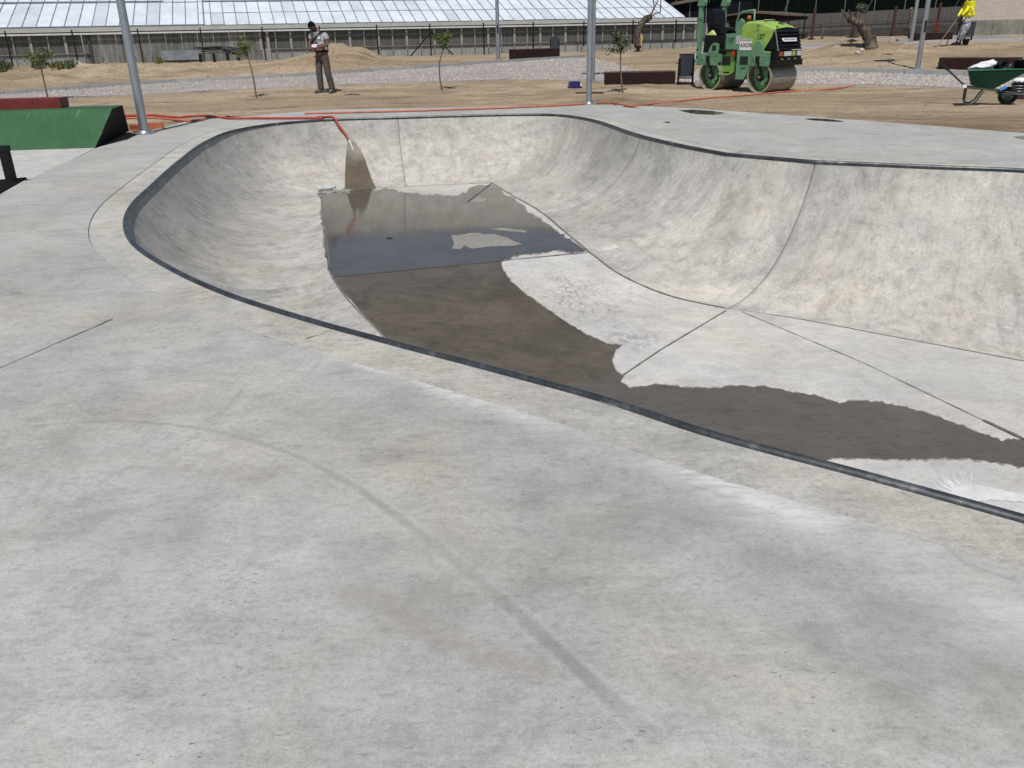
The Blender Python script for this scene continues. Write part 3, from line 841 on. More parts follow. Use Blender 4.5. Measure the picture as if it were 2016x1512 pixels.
# crumbs of water along the left edge and the broken film beside the banked slab
for P in ([(690, 590), (700, 598), (716, 618), (730, 636), (735, 640), (722, 628), (704, 606)], ):
    pass
M_splash = mat('dried_lime_splash', (.60, .605, .60), .85, var=.12, sc=9)
mb = None
vs = []; fs = []
c0 = (1912, 985)
for k in range(70):
    a = math.radians(random.gauss(236, 20)); L = random.uniform(35, 95); wd = random.uniform(.5, 2.0)
    s0 = random.uniform(5, 45)
    p0 = (c0[0]+math.cos(a)*s0*1.3, c0[1]+math.sin(a)*s0*.8); p1 = (c0[0]+math.cos(a)*L*1.3-6, c0[1]+math.sin(a)*L*.8)
    nx, ny = -math.sin(a)*wd, math.cos(a)*wd*.5
    if in_poly(p1[0], p1[1], lw): continue
    pm = (p0[0]*.55+p1[0]*.45+random.uniform(-3, 3), p0[1]*.55+p1[1]*.45)
    q = [hit(BF, p0[0], p0[1], .0012), hit(BF, pm[0]+nx, pm[1]+ny, .0012), hit(BF, p1[0], p1[1], .0012), hit(BF, pm[0]-nx, pm[1]-ny, .0012)]
    if all(q): n = len(vs); vs += [tuple(x+Vector((0, 0, k*.00001))) for x in q]; fs.append((n, n+1, n+2, n+3))
me = bpy.data.meshes.new('lime_splash'); me.from_pydata(vs, [], fs); tag(link(me, 'lime_splash', M_splash, bowl), kind='stuff')
sheet('lime_puddle', [[(1830, 975), (1880, 968), (1905, 955), (1950, 960), (2016, 975), (2016, 990), (1950, 985), (1925, 988), (1905, 1010), (1860, 995)]], M_splash, BF, bowl, .0044, amps=[2.])
# puddles on the far deck
BD = BVHTree.FromPolygons([Vector((-40, -40, 0)), Vector((40, -40, 0)), Vector((40, 40, 0)), Vector((-40, 40, 0))], [(0, 1, 2, 3)])
for P in ([(1335, 217), (1370, 217), (1400, 219), (1428, 223), (1405, 226), (1375, 225), (1350, 221)], [(1580, 234), (1610, 234), (1640, 236), (1664, 240), (1640, 240), (1600, 237)],
          [(1222, 210), (1245, 210), (1262, 213), (1240, 212)], [(1995, 270), (2030, 268), (2060, 273), (2010, 273)], [(1300, 241), (1320, 240), (1318, 242)]):
    sheet('deck_puddle', [P], M_pond, BD, None, .008, grid=10, amps=[.4], kind='structure')

# ------------------------------------------------------------------ DIRT GROUND
near_edge = [W(*p) for p in [(-260, 209), (0, 197), (200, 187), (400, 178), (600, 169), (800, 160.5), (1000, 154.5), (1160, 155.5), (1330, 161), (1560, 163), (1780, 166), (2016, 176), (2300, 190)]]
far_edge = [W(*p) for p in [(-260, 204), (0, 184), (119, 176), (248, 166), (371, 159), (486, 154), (596, 148), (699, 141), (797, 135.5), (1000, 121), (1150, 111.5), (1380, 99), (1563, 91.5), (1700, 84), (1790, 79), (1990, 73)]]
isl = [W(*p) for p in [(1400, 119), (1480, 128), (1563, 139), (1700, 141), (1900, 148), (2016, 153), (2300, 166)]]
# mounds: (x, y, rx, ry, h)
MOUND = []
def md(px, py, rx, ry, h): q = W(px, py); MOUND.append((q.x, q.y, rx, ry, h))
md(672, 130, 1.5, 1.4, .78); md(612, 138, 2.0, 1.1, .34); md(560, 144, 1.4, .9, .20); md(740, 133, 1.6, 1.2, .20)
md(40, 150, 2.4, 1.3, .22); md(190, 146, 2.6, 1.2, .20); md(330, 142, 2.6, 1.1, .13); md(440, 138, 2.2, 1.1, .12); md(110, 162, 1.6, .5, .10)
md(1215, 95, 1.0, 1.4, .35); md(1290, 92, 3., 2., .25); md(1705, 103, 1.8, 1.2, .38); md(1650, 104, 1.3, .8, .15); md(1780, 106, 2., 1., .2)
md(1240, 172, .9, .5, .09); md(1215, 190, 1.0, .4, .06)
DAMP = []
for px, py, r in ((503, 193, 1.0), (869, 180, .8), (1225, 186, .7), (540, 210, .8), (1190, 195, 1.0), (720, 148, .8)):
    q = W(px, py); DAMP.append((q.x, q.y, r))
# path corridor test
PATH = [(p.x, p.y) for p in near_edge]+[(p.x, p.y) for p in reversed(far_edge)]
ISL = [(p.x, p.y) for p in isl]+[(70, 30), (75, 70)]+[(q.x, q.y) for q in [W(1990, 80), W(1700, 90), W(1563, 97), W(1450, 103), W(1400, 112)]]
def dirt_h(x, y):
    b = T(x, y)
    ed = polyd((x, y), [(p.x, p.y) for p in near_edge])[0]; ef = polyd((x, y), [(p.x, p.y) for p in far_edge])[0]
    k = min(1, min(ed, ef)/.5)
    h = .035*fbm(x, y, .45, 4)*k + .018*fbm(x, y, 2.2, 3)*k
    if y > 24: h *= 1.6
    if y > 26: h += k*.11*sm((y-26)/3)*sm((-x-3)/5)*(1-sm((y-40)/4))*(.3+fbm(x, y, .8, 5, 4.))
    for mx, my, rx, ry, hh in MOUND:
        q = ((x-mx)/rx)**2+((y-my)/ry)**2
        if q < 5: h += hh*math.exp(-q*1.1)*(1+.25*fbm(x, y, 1.6, 4))
    return b, h
def axis(lo, hi, c0, c1, st, g):
    a = []; x = c0
    while x < c1: a.append(x); x += st
    s = st; 
    while x < hi: a.append(x); s *= g; x += s
    a.append(hi); s = st; x = c0
    while True:
        s *= g; x -= s
        if x <= lo: break
        a.insert(0, x)
    a.insert(0, lo); return a
XS = axis(-260, 260, -16, 19, .17, 1.12); YS = axis(-200, 420, 12.3, 38, .14, 1.10)
DKs = [(x, y) for x, y in dk]
vs, dmp, idxs = [], [], {}
for j, y in enumerate(YS):
    for i, x in enumerate(XS):
        b, h = dirt_h(x, y) if (-60 < x < 80 and 8 < y < 110) else (T(x, y), 0.)
        inD = in_poly(x, y, DKs)
        dd = 1e9
        if -9 < x < 14 and y < 22: dd = polyd((x, y), DKs+[DKs[0]])[0]
        z = b+h-.03
        if dd < .5: z = min(z, -.012+ .02*dd) if not inD else -.03
        elif inD: z = -.05
        if in_poly(x, y, PATH) and not in_poly(x, y, ISL): z = b-.075
        if x < -6 and y < 16: z = -.03-.11*sm((13.6-y)*4)
        vs.append((x, y, z)); dmp.append(max([0.]+[sm(1.15-math.hypot(x-a, (y-c)*1.2)/r)*max(0, .55+fbm(x, y, 2., 4)) for a, c, r in DAMP] if 15 < y < 50 else [0.]))
        if 10 < y < 22 and -7 < x < 14 and not inD: dmp[-1] = max(dmp[-1], .75*sm(1-dd/1.5)*max(0, .5+fbm(x, y, 1.3, 4)))
nx = len(XS); fs = []
for j in range(len(YS)-1):
    for i in range(nx-1):
        cx, cy = (XS[i]+XS[i+1])/2, (YS[j]+YS[j+1])/2
        if in_poly(cx, cy, DKs) and polyd((cx, cy), DKs+[DKs[0]])[0] > .45: continue
        if any(in_poly(XS[a], YS[c], hole) for a in (i, i+1) for c in (j, j+1)): continue
        fs.append((j*nx+i, j*nx+i+1, (j+1)*nx+i+1, (j+1)*nx+i))
me = bpy.data.meshes.new('ground'); me.from_pydata(vs, [], fs); me.polygons.foreach_set('use_smooth', [True]*len(fs)); fattr(me, 'damp', dmp)
tag(link(me, 'ground', M_dirt), kind='structure')
BG = BVHTree.FromPolygons([Vector(v) for v in vs], fs)
def gz(x, y):
    h = BG.ray_cast(Vector((x, y, 12)), Vector((0, 0, -1))); return h[0].z if h[0] is not None else T(x, y)
def Wg(px, py):
    h = BG.ray_cast(CAMP, ray(px, py)); return Vector(h[0]) if h[0] is not None else W(px, py)

# gravel path : a sheet with fine relief between the two edges
def resample(P, n):
    P = [Vector((p[0], p[1])) for p in P]; L = [0]
    for a, b in zip(P, P[1:]): L.append(L[-1]+(b-a).length)
    o = []
    for k in range(n):
        s = L[-1]*k/(n-1); i = max(j for j in range(len(L)) if L[j] <= s+1e-9); i = min(i, len(P)-2)
        o.append(P[i].lerp(P[i+1], (s-L[i])/(L[i+1]-L[i])))
    return o
def ribbon(name, A, B, nu, nv, m, dz=0.):
    a, b = resample(A, nu), resample(B, nu); vs = []
    for i in range(nu):
        for j in range(nv):
            p = a[i].lerp(b[i], j/(nv-1)); vs.append((p.x, p.y, T(p.x, p.y)+dz+.02*noise.noise(Vector((p.x, p.y, 0))*1.1)))
    fs = [(i*nv+j, (i+1)*nv+j, (i+1)*nv+j+1, i*nv+j+1) for i in range(nu-1) for j in range(nv-1)]
    me = bpy.data.meshes.new(name); me.from_pydata(vs, [], fs); me.polygons.foreach_set('use_smooth', [True]*len(fs))
    return tag(link(me, name, m), kind='structure')
ne = [(p.x, p.y) for p in near_edge]; fe = [(p.x, p.y) for p in far_edge]
iA = [(p.x, p.y) for p in isl]
ribbon('gravel_path', ne[:9], fe[:9]+fe[9:11], 160, 24, M_gravel, -.025)
ribbon('gravel_path', ne[8:], iA[0:], 90, 14, M_gravel, -.02)
up_lo = [(q.x, q.y) for q in [W(1330, 122), W(1400, 113), W(1563, 99), W(1700, 91), W(1800, 86), W(2016, 82)]]
ribbon('gravel_path', up_lo, [(q.x, q.y) for q in [W(1380, 99), W(1420, 98), W(1563, 91.5), W(1700, 84), W(1790, 79), W(2016, 73)]], 60, 8, M_gravel, -.03)
# loose stones over the gravel
PG = ne[:9]+list(reversed(fe[:11])); PG2 = ne[8:]+list(reversed(iA))
sv, sf = [], []
cnt = 0
while cnt < 5200:
    if random.random() < .7: x, y = random.uniform(-16, 14), random.uniform(21, 38)
    else: x, y = random.uniform(4, 16), random.uniform(19, 27)
    if not (in_poly(x, y, PG) or in_poly(x, y, PG2)): continue
    r = random.uniform(.014, .034); z = T(x, y)-.012; a = random.random()*6; n = len(sv)
    for k in range(3):
        sv.append((x+r*math.cos(a+k*2.1), y+r*math.sin(a+k*2.1), z))
    sv.append((x+r*.2, y, z+r*random.uniform(.7, 1.2))); sf += [(n, n+1, n+3), (n+1, n+2, n+3), (n+2, n, n+3)]; cnt += 1
me = bpy.data.meshes.new('gravel'); me.from_pydata(sv, [], sf); tag(link(me, 'gravel', M_stone), kind='stuff')
# clods over the dirt
M_clod = mat('dirt_clod', (.27, .20, .125), .95, var=.35, sc=2)
sv, sf = [], []; cnt = 0
while cnt < 3600:
    x, y = random.uniform(-20, 24), random.uniform(17, 40)
    if in_poly(x, y, DKs) or in_poly(x, y, PG) or in_poly(x, y, PG2): continue
    if fbm(x, y, .35, 3) < -.05 and y < 24: continue
    r = random.choice((.012, .016, .022, .03, .05)) * (1.3 if y > 26 else 1); z = gz(x, y)-.004; a = random.random()*6; n = len(sv)
    for k in range(4): sv.append((x+r*math.cos(a+k*1.57)*random.uniform(.7, 1.3), y+r*math.sin(a+k*1.57), z))
    sv.append((x, y, z+r*.8)); sf += [(n+k, n+(k+1) % 4, n+4) for k in range(4)]; cnt += 1
me = bpy.data.meshes.new('dirt_clods'); me.from_pydata(sv, [], sf); tag(link(me, 'dirt_clods', M_clod), kind='stuff')
# kerbs, stone by stone
def kerb(P, L, wd, hh, label, m=M_kerb, inset=0., cat='kerb'):
    t = thing('kerb', (0, 0, 0), label, cat)
    P = [Vector((p[0], p[1])) for p in P]; tot = sum((b-a).length for a, b in zip(P, P[1:])); n = max(2, int(tot/L)+1)
    Q = resample(P, n); me0 = MB().box((0, 0, 0), (1, 1, 1)).mesh('kerbstone'); me0.materials.append(m)
    for a, b in zip(Q, Q[1:]):
        if (b-a).length < .05: continue
        mid = (a+b)/2; z = T(mid.x, mid.y)
        za, zb = T(a.x, a.y), T(b.x, b.y)
        o = link(me0, 'kerbstone', None, t); o.location = (mid.x, mid.y, z+hh/2-.10+random.uniform(-.006, .006))
        o.scale = ((b-a).length-.02, wd, hh+.10)
        o.rotation_euler = (0, -math.atan2(zb-za, (b-a).length), math.atan2(b.y-a.y, b.x-a.x))
    return t
kerb(fe[:11], 1.55, .12, .12, 'long grey kerb along the far side of the gravel path in front of the dirt heap')
kerb(ne[:8], 1.55, .10, .025, 'low flush grey kerb between the gravel path and the near dirt on the left')
kerb(ne[7:], 1.55, .10, .035, 'low flush kerb behind the road roller and the wheelbarrow')
kerb(iA[2:], 1.5, .14, .16, 'raised grey kerb of the dirt island with the leaning olive stump')
kerb(fe[11:], 2.2, .14, .12, 'distant kerb running behind the leaning olive stump')

# ------------------------------------------------------------------ RAMP, LEDGE, RAIL (left)
g = lambda px, py, z=0.: G(px, py, z)
A = g(187, 291); Bk = g(254, 257.5)                    # right end, front and back at ground
hr = .50
# side profile points: front foot, front top, back top, back foot
ft_ = Vector((A.x, A.y, 0)); bt = Vector((Bk.x, Bk.y, 0))
tfront = G(220, 210, hr+.03); tback = G(240, 203, hr+.03)
dirL = Vector((-1, -.10, 0)).normalized()
tfront.z = hr; tback.z = hr
t = thing('green_ramp', (A.x, A.y, 0), 'low green painted concrete ramp with a black end beside the lamp post', 'ramp')
def loc(v): return tuple(Vector(v)-Vector((A.x, A.y, 0)))
LEN = 5.5; q = [ft_, tfront, tback, bt]; z0 = Vector((0, 0, -.05))
vsR = [loc(v) for v in q]; vsL = [loc(v+dirL*LEN) for v in q]
mb = MB(); mb.add(vsR+vsL, [(0, 1, 5, 4), (1, 2, 6, 5), (2, 3, 7, 6)]); mb.build('ramp_face', M_green, t)
for vv in ([tuple(Vector(v)+Vector((.003, 0, 0))) for v in vsR], vsL): mb = MB(); mb.add(vv, [(0, 1, 2, 3)]); mb.build('ramp_end', M_black, t)  # both ends one even near-black
# red block standing on its top
rc = G(121, 213, hr); re_ = G(117, 197, hr)
t = thing('red_ledge', (rc.x, rc.y, hr), 'dark red painted block standing on top of the green ramp', 'ledge')
mb = MB(); dl = dirL; bk = Vector((-.10, 1, 0)).normalized()
P0 = Vector((0, 0, 0)); Lr, Wr, Hr = 3.4, .34, .155
c = [P0, P0+bk*Wr, P0+bk*Wr+dl*Lr, P0+dl*Lr]
mb.add([tuple(v) for v in c]+[tuple(v+Vector((0, 0, Hr))) for v in c], [(0, 1, 2, 3), (4, 5, 6, 7), (0, 3, 7, 4), (1, 2, 6, 5), (2, 3, 7, 6), (0, 1, 5, 4)])
mb.build('block', M_red, t)
# black rail
rb = G(24, 360); rtp = topz(Vector((rb.x, rb.y, 0)), 297)
t = thing('grind_rail', (rb.x, rb.y, 0), 'black square grind rail with one post at the left edge', 'rail')
MB().box((0, 0, rtp/2), (.085, .09, rtp)).build('post', M_iron, t)
MB().box((-1.0, -.02, rtp+.03), (2.14, .07, .06)).build('rail_bar', M_iron, t)
MB().box((-1.95, 0, rtp/2), (.07, .09, rtp)).build('post', M_iron, t)
ex = [G(56, 352), G(-2, 385), G(-130, 455), G(-160, 420), G(0, 357)]
mb = MB(); mb.prism([(v.x-rb.x-.02, v.y-rb.y) for v in ex], .0, .02, 'XY'); mb.build('base_plate', M_black, t)
# bricks
M_void = mat('brick_holes', (.02, .008, .005), .9)
for k, (px, py, rz, lab) in enumerate([(272, 256, -.2, 'perforated orange brick lying on its side behind the lamp post, left one'), (307, 253, .25, 'plain-sided orange brick at the lamp post foot, right one')]):
    p = G(px, py); t = thing('brick', (p.x, p.y, 0), lab, 'brick', rz, 'loose bricks by the lamp post')
    MB().box((0, 0, .05), (.26, .12, .10)).build('clay_body', M_brick, t)
    if k == 0:
        for r in range(3):
            for c_ in range(7): MB().box((-.1+c_*.034, -.0605, .024+r*.026), (.022, .004, .016)).build('hole', M_void, t)

# ------------------------------------------------------------------ LAMP POSTS
def lamp(px, py, r0_, r1_, H, label, plate=False, hatch=None):
    b = Wg(px, py) if G(px, py).y > 19.5 else G(px, py)
    t = thing('lamp_post', b, label, 'lamp post', 0, 'galvanised lamp posts')
    MB().tube([(0, 0, 0), (0, 0, H*.5), (0, 0, H)], [r0_, (r0_+r1_)/2, r1_], 16).build('pole', M_galv, t)
    MB().box((0, 0, .008), (.32, .32, .016)).build('base_plate', M_galv, t)
    if plate:
        for sx in (-1, 1):
            for sy in (-1, 1): MB().tube([(sx*.12, sy*.12, .016), (sx*.12, sy*.12, .06)], .012, 6).build('bolt', M_galv, t)
        MB().lathe([(r0_+.035, .016), (r0_+.02, .05), (r0_+.002, .055)], 16).build('collar', M_galv, t)
    if hatch: MB().box((0, -r0_*.93, hatch), (.06, .02, .32)).build('hatch', M_iron, t)
    MB().box((0, -.05, H+.05), (.72, .42, .10)).build('lamp_head', M_slate, t)
    MB().tube([(0, 0, H-.2), (0, 0, H+.02)], r1_+.012, 10).build('spigot', M_galv, t)
    return t
lamp(285, 263, .075, .05, 5.6, 'galvanised lamp post bolted to the deck beside the green ramp', True)
lamp(1159, 205, .062, .045, 5.6, 'galvanised lamp post standing at the far deck edge near the red hose', True)
lamp(1167.5, 162, .045, .04, 5.2, 'dark slim lamp post half hidden behind the pole at the deck edge')
lamp(981, 118, .085, .055, 6.0, 'far galvanised lamp post left of the brown bench by the greenhouse', hatch=1.2)
lamp(1806, 137, .075, .05, 5.6, 'galvanised lamp post with a dark hatch, in the dirt behind the kerb on the right', hatch=1.22)
lamp(1793, 85, .085, .055, 6.0, 'distant galvanised lamp post beside the low brown bench at the right')

# ------------------------------------------------------------------ BENCH BLOCKS
def bench(x0, y0, x1, y1, hp, label, depth=.55, wob=True):
    a, b = W(x0, y0), W(x1, y1); h = topz(a, y0-hp)
    d = (b-a); L = math.hypot(d.x, d.y); rz = math.atan2(d.y, d.x)
    mid = (a+b)/2; t = thing('steel_bench', (mid.x, mid.y, min(a.z, b.z)), label, 'bench', rz, 'weathering steel block benches')
    mb = MB(); mb.box((0, depth/2, h/2-.05), (L, depth, h+.06)); mb.build('block', M_cort, t)
    mb = MB(); mb.box((0, depth/2, h-.012), (L+.006, depth+.006, .02)); mb.build('top_plate', M_cort2, t)
    return t
bench(1191, 165, 1329, 163, 23, 'long dark brown steel block bench behind the small sapling, left of the roller')
bench(1017, 116, 1102, 112.5, 19, 'dark brown steel block bench in front of the greenhouse, past the gravel')
bench(1846, 134, 2008, 138, 24, 'dark brown steel block bench behind the green wheelbarrow', .6)
bench(1802, 79, 1875, 76, 14.5, 'distant dark brown steel block bench behind the two lamp posts')

# ------------------------------------------------------------------ BINS
def bin_(px, py, hp, wpx, label, rz=0., hid=0.):
    b = W(px, py); b.z = gz(b.x, b.y); w_ = proj(b)[2]; h = hp*w_/FL*1.06; wd = wpx*w_/FL
    t = thing('litter_bin', b, label, 'litter bin', rz, 'slate coloured litter bins on frames')
    mb = MB(); mb.box((0, 0, h*.62), (wd*.78, .30, h*.70), taper=1.06); mb.build('bin_body', M_slate, t)
    for s in (-1, 1):
        MB().box((s*wd*.47, 0, h*.42), (.045, .05, h*.84)).build('leg', M_iron, t)
        MB().box((s*wd*.43, 0, h*.62), (.05, .03, .03)).build('pivot', M_iron, t)
    MB().box((0, 0, h*.22), (wd*.9, .04, .03)).build('crossbar', M_iron, t)
    MB().box((0, 0, h*.975), (wd*.82, .32, .02)).build('rim', M_iron, t)
    return t
bin_(1349, 164, 54, 30, 'slate litter bin in a dark frame, between the long brown bench and the roller')
bin_(1092, 107, 31, 18, 'slate litter bin standing behind the brown bench in front of the greenhouse')
bin_(1905, 78, 34, 17, 'slate litter bin behind the worker in yellow, beside the pruned tree', .2)

# ------------------------------------------------------------------ SAPLINGS
LEAFM = {}
def leafmesh(n, rad, cen, size, m, flat=1., seed=0, clumps=7, name='crown', quad=True):
    rnd = random.Random(seed); vs, fs = [], []
    cl = [Vector((rnd.gauss(0, .5)*rad, rnd.gauss(0, .5)*rad, rnd.gauss(0, .5)*rad*flat))+Vector(cen) for _ in range(clumps)]
    for _ in range(n):
        c = rnd.choice(cl); p = c+Vector((rnd.gauss(0, 1), rnd.gauss(0, 1), rnd.gauss(0, 1)))*rad*.24
        a = Vector((rnd.uniform(-1, 1), rnd.uniform(-1, 1), rnd.uniform(-.6, .6))).normalized()
        b = a.cross(Vector((rnd.uniform(-1, 1), rnd.uniform(-1, 1), rnd.uniform(-1, 1)))).normalized()
        s = size*rnd.uniform(.6, 1.3); k = len(vs)
        vs += [tuple(p), tuple(p+a*s*.5+b*s*.22), tuple(p+a*s), tuple(p+a*s*.5-b*s*.22)]; fs.append((k, k+1, k+2, k+3))
    me = bpy.data.meshes.new(name); me.from_pydata(vs, [], fs); return me, cl
def sapling(px, py, ytop, xtop, ycr, crx, cry, label, m=M_leaf, bend=.0, n=420, sd=1, fork=True):
    n = int(n*1.5)
    b = Wg(px, py); b.z -= .02; w_ = proj(b)[2]
    t = thing('sapling', b, label, 'sapling', 0, 'young staked trees in the dirt')
    H = topz(b, ycr); cxo = (xtop-px)*w_/FL - (proj(b+Vector((0, 0, H)))[0]-px)*w_/FL
    rad = crx*w_/FL; fl = cry/crx
    hf = H*.80
    me, cl = leafmesh(n, rad, (cxo, 0, H), .075 if w_ < 30 else .09, m, fl, sd, 9)
    pts = [(0, 0, 0), (cxo*.15+bend, 0, hf*.35), (cxo*.4+bend*1.3, 0, hf*.7), (cxo*.75, 0, hf)]
    MB().tube(pts, [.024, .02, .018, .014], 7).build('trunk', M_stem, t)
    mb = MB()
    for c in cl:
        mid = Vector(pts[-1]).lerp(c, .5)+Vector((0, 0, -.03)); mb.tube([pts[-1], mid, c], [.010, .007, .004], 5)
    mb.build('branches', M_stem, t)
    link(me, 'crown', m, t); return t
sapling(95, 197, 90, 75, 108, 20, 13, 'sapling with a lopsided green crown behind the green ramp', M_leaf, 0, 300, 3)
sapling(505, 193, 80, 484, 93, 17, 11, 'thin sapling with small olive crown left of the bowing man', M_leaf, .01, 210, 5)
sapling(870, 178, 62, 873, 77, 17, 12, 'sapling with bent stem and round bright crown near the tripod fence post', M_leaf, -.06, 380, 7)
sapling(1226, 183, 55, 1221, 83, 15, 21, 'sapling with a narrow dark crown in front of the long brown bench', M_leafd, -.03, 380, 9)
sapling(1871, 55, 8, 1869, 14, 10, 6, 'small sapling with a round crown behind the worker in yellow', M_leaf, 0, 240, 11)

# ------------------------------------------------------------------ OLIVE STUMPS
def trunkmesh(pts, rad, n=12, kn=.22, seed=0.):
    mb = MB(); P = [Vector(p) for p in pts]; Q = []; R = []
    for i in range(len(P)-1):
        for k in range(5): Q.append(P[i].lerp(P[i+1], k/5)); R.append(rad[i]+(rad[i+1]-rad[i])*k/5)
    Q.append(P[-1]); R.append(rad[-1]); mb.tube(Q, R, n)
    out = []
    for i, v in enumerate(mb.v):
        v = Vector(v); j = min(i//n, len(Q)-1); c = Q[j]
        d = v-c; k = 1+kn*(noise.noise(v*4+Vector((seed, 0, 0)))*1.3+.5*noise.noise(v*11)); out.append(tuple(c+d*k))
    mb.v = out; return mb
def pxl(base, px, py, dy=0.):       # local point over base seen at px,py (same distance)
    w_ = proj(base)[2]; p = D(px, py, w_); return tuple(p-base+Vector((0, dy, 0)))
def setb(px, py): b = Wg(px, py); b.z -= .03; return b
b = D(1255, 92, 44.5); t = thing('pruned_tree', b, 'leaning pruned olive trunk with two bare shoots in front of the greenhouse', 'tree')
s_ = proj(b)[2]/FL
trunkmesh([(0, 0, 0), pxl(b, 1257, 75), pxl(b, 1256, 62), pxl(b, 1264, 46), pxl(b, 1274, 35), pxl(b, 1283, 32)], [7*s_, 7.5*s_, 7.5*s_, 6.5*s_, 6*s_, 5*s_], kn=.3).build('trunk', M_bark, t)
mb = MB(); mb.tube([pxl(b, 1280, 33), pxl(b, 1288, 15), pxl(b, 1295, 2), pxl(b, 1297, -8)], [2*s_, 1.5*s_, 1.1*s_, .8*s_], 6)
mb.tube([pxl(b, 1288, 15), pxl(b, 1286, 0), pxl(b, 1285, -8)], [1.2*s_, .9*s_, .7*s_], 5)
mb.tube([pxl(b, 1282, 34), pxl(b, 1290, 26), pxl(b, 1300, 25), pxl(b, 1301, 0), pxl(b, 1301, -10)], [1.8*s_, 1.5*s_, 1.2*s_, 1.*s_, .8*s_], 6); mb.build('branches', M_bark, t)
mb = MB(); mb.tube([pxl(b, 1261, 90, -.10), pxl(b, 1262, 74, -.12), pxl(b, 1259, 60, -.10)], [.03, .10, .02], 7); mb.build('split_wood', M_cut, t)
b = setb(1706, 97); t = thing('pruned_tree', b, 'thick leaning olive stump with sprouts on the dirt island', 'tree')
s_ = proj(b)[2]/FL
trunkmesh([tuple(Vector(pxl(b, 1718, 99))-Vector((0, 0, .15))), pxl(b, 1716, 96), pxl(b, 1712, 82), pxl(b, 1707, 65), pxl(b, 1697, 52), pxl(b, 1685, 43), pxl(b, 1670, 38)], [16*s_, 13.5*s_, 11*s_, 10*s_, 8.5*s_, 7.5*s_, 6*s_], 14, .34, 3.).build('trunk', M_bark, t)
mb = MB(); mb.tube([pxl(b, 1669, 38), pxl(b, 1662, 27), pxl(b, 1656, 19)], [3*s_, 2*s_, 1.8*s_], 7); mb.tube([pxl(b, 1676, 38), pxl(b, 1676, 28), pxl(b, 1670, 20)], [2.6*s_, 2*s_, 1.8*s_], 7)
mb.tube([pxl(b, 1690, 42), pxl(b, 1692, 30), pxl(b, 1694, 16)], [1.5*s_, 1*s_, .6*s_], 5); mb.tube([pxl(b, 1712, 70), pxl(b, 1711, 58), pxl(b, 1709, 50)], [3*s_, 3.4*s_, 2.4*s_], 8)
mb.build('branches', M_bark, t)
me, cl = leafmesh(420, 10*s_, pxl(b, 1694, 14), .09, M_leafo, .8, 4, 9); link(me, 'crown', M_leafo, t)
b = setb(1792, 71); t = thing('pruned_tree', b, 'thin crooked pruned trunk with a pale cut top beside the far lamp post', 'tree')
s_ = proj(b)[2]/FL
trunkmesh([(0, 0, 0), pxl(b, 1790, 55), pxl(b, 1794, 42), pxl(b, 1794, 30), pxl(b, 1793, 16)], [5*s_, 4*s_, 4*s_, 4*s_, 4.6*s_], 10, .25, 7).build('trunk', M_bark, t)
mb = MB(); mb.blob(pxl(b, 1793, 17, -.12), 2.2*s_, 1); mb.build('cut_face', M_cut, t)
me, cl = leafmesh(420, 8*s_, pxl(b, 1788, 64), .10, M_leafd, 1.1, 14, 8); link(me, 'basal_shoots', M_leafd, t)
b = setb(1922, 66); t = thing('pruned_tree', b, 'knobbly pruned tree with bare shoots against the brick building', 'tree')
s_ = proj(b)[2]/FL
trunkmesh([(0, 0, 0), pxl(b, 1923, 50), pxl(b, 1925, 38), pxl(b, 1925, 28), pxl(b, 1928, 16)], [6*s_, 5.5*s_, 7*s_, 7.5*s_, 7*s_], 12, .35, 9).build('trunk', M_bark, t)
mb = MB()
for q in ([(1928, 18), (1934, 5), (1930, -8)], [(1932, 18), (1942, 8), (1948, -6)], [(1930, 15), (1936, 4), (1939, -6)]): mb.tube([pxl(b, *p) for p in q], [2*s_, 1.4*s_, 1*s_], 6)
mb.build('branches', M_bark, t)
me, cl = leafmesh(500, 11*s_, pxl(b, 1913, 13), .10, M_leafo, .8, 24, 9); link(me, 'crown', M_leafo, t)
b = setb(1619, 77); t = thing('crooked_stake', b, 'short crooked dark wooden stake in front of the grey sheet fence', 'stake')
s_ = proj(b)[2]/FL
trunkmesh([(0, 0, 0), pxl(b, 1619, 66), pxl(b, 1622, 56), pxl(b, 1622, 50)], [2*s_, 1.8*s_, 1.4*s_, .9*s_], 7, .2).build('stick', M_bark, t)

# ------------------------------------------------------------------ GREENHOUSE
gl = D(0, 130, 39.0); gr_ = D(1346, 91, 48.5)
gdir = Vector((gr_.x-gl.x, gr_.y-gl.y, 0)); GL = gdir.length; gdir.normalize()
base_z = min(gl.z, gr_.z, .45)
gh = thing('greenhouse', (gl.x, gl.y, .45), 'long greenhouse with whitewashed glass roof and grey corrugated side', 'greenhouse', math.atan2(gdir.y, gdir.x))
GH = Vector((gl.x, gl.y, .45)); gback = Vector((-gdir.y, gdir.x, 0))
def ghl(px, py, back=0.):            # greenhouse x,z where a sight line meets its facade plane
    d = ray(px, py); o = GH+gback*back; tt = (o-CAMP).dot(gback)/d.dot(gback); p = CAMP+d*tt-GH
    return p.dot(gdir), p.z
EAVE = (ghl(0, 58)[1]+ghl(700, 47)[1]+ghl(1340, 31)[1])/3
X1 = ghl(1346, 31)[0]; X0 = -6.; XB = ghl(402, 50)[0]
print('greenhouse', GL, 'eave', ghl(0, 58), ghl(700, 47), ghl(1340, 31), 'base', ghl(0, 130), ghl(700, 113), ghl(1340, 91), X1, XB)
PW = .602; BETA = math.radians(19); ROWL = 1.75
nC = int((X1-X0)/PW); X0 = X1-nC*PW
sl_d = Vector((0, math.cos(BETA), math.sin(BETA))); sn = Vector((0, -math.sin(BETA), math.cos(BETA)))
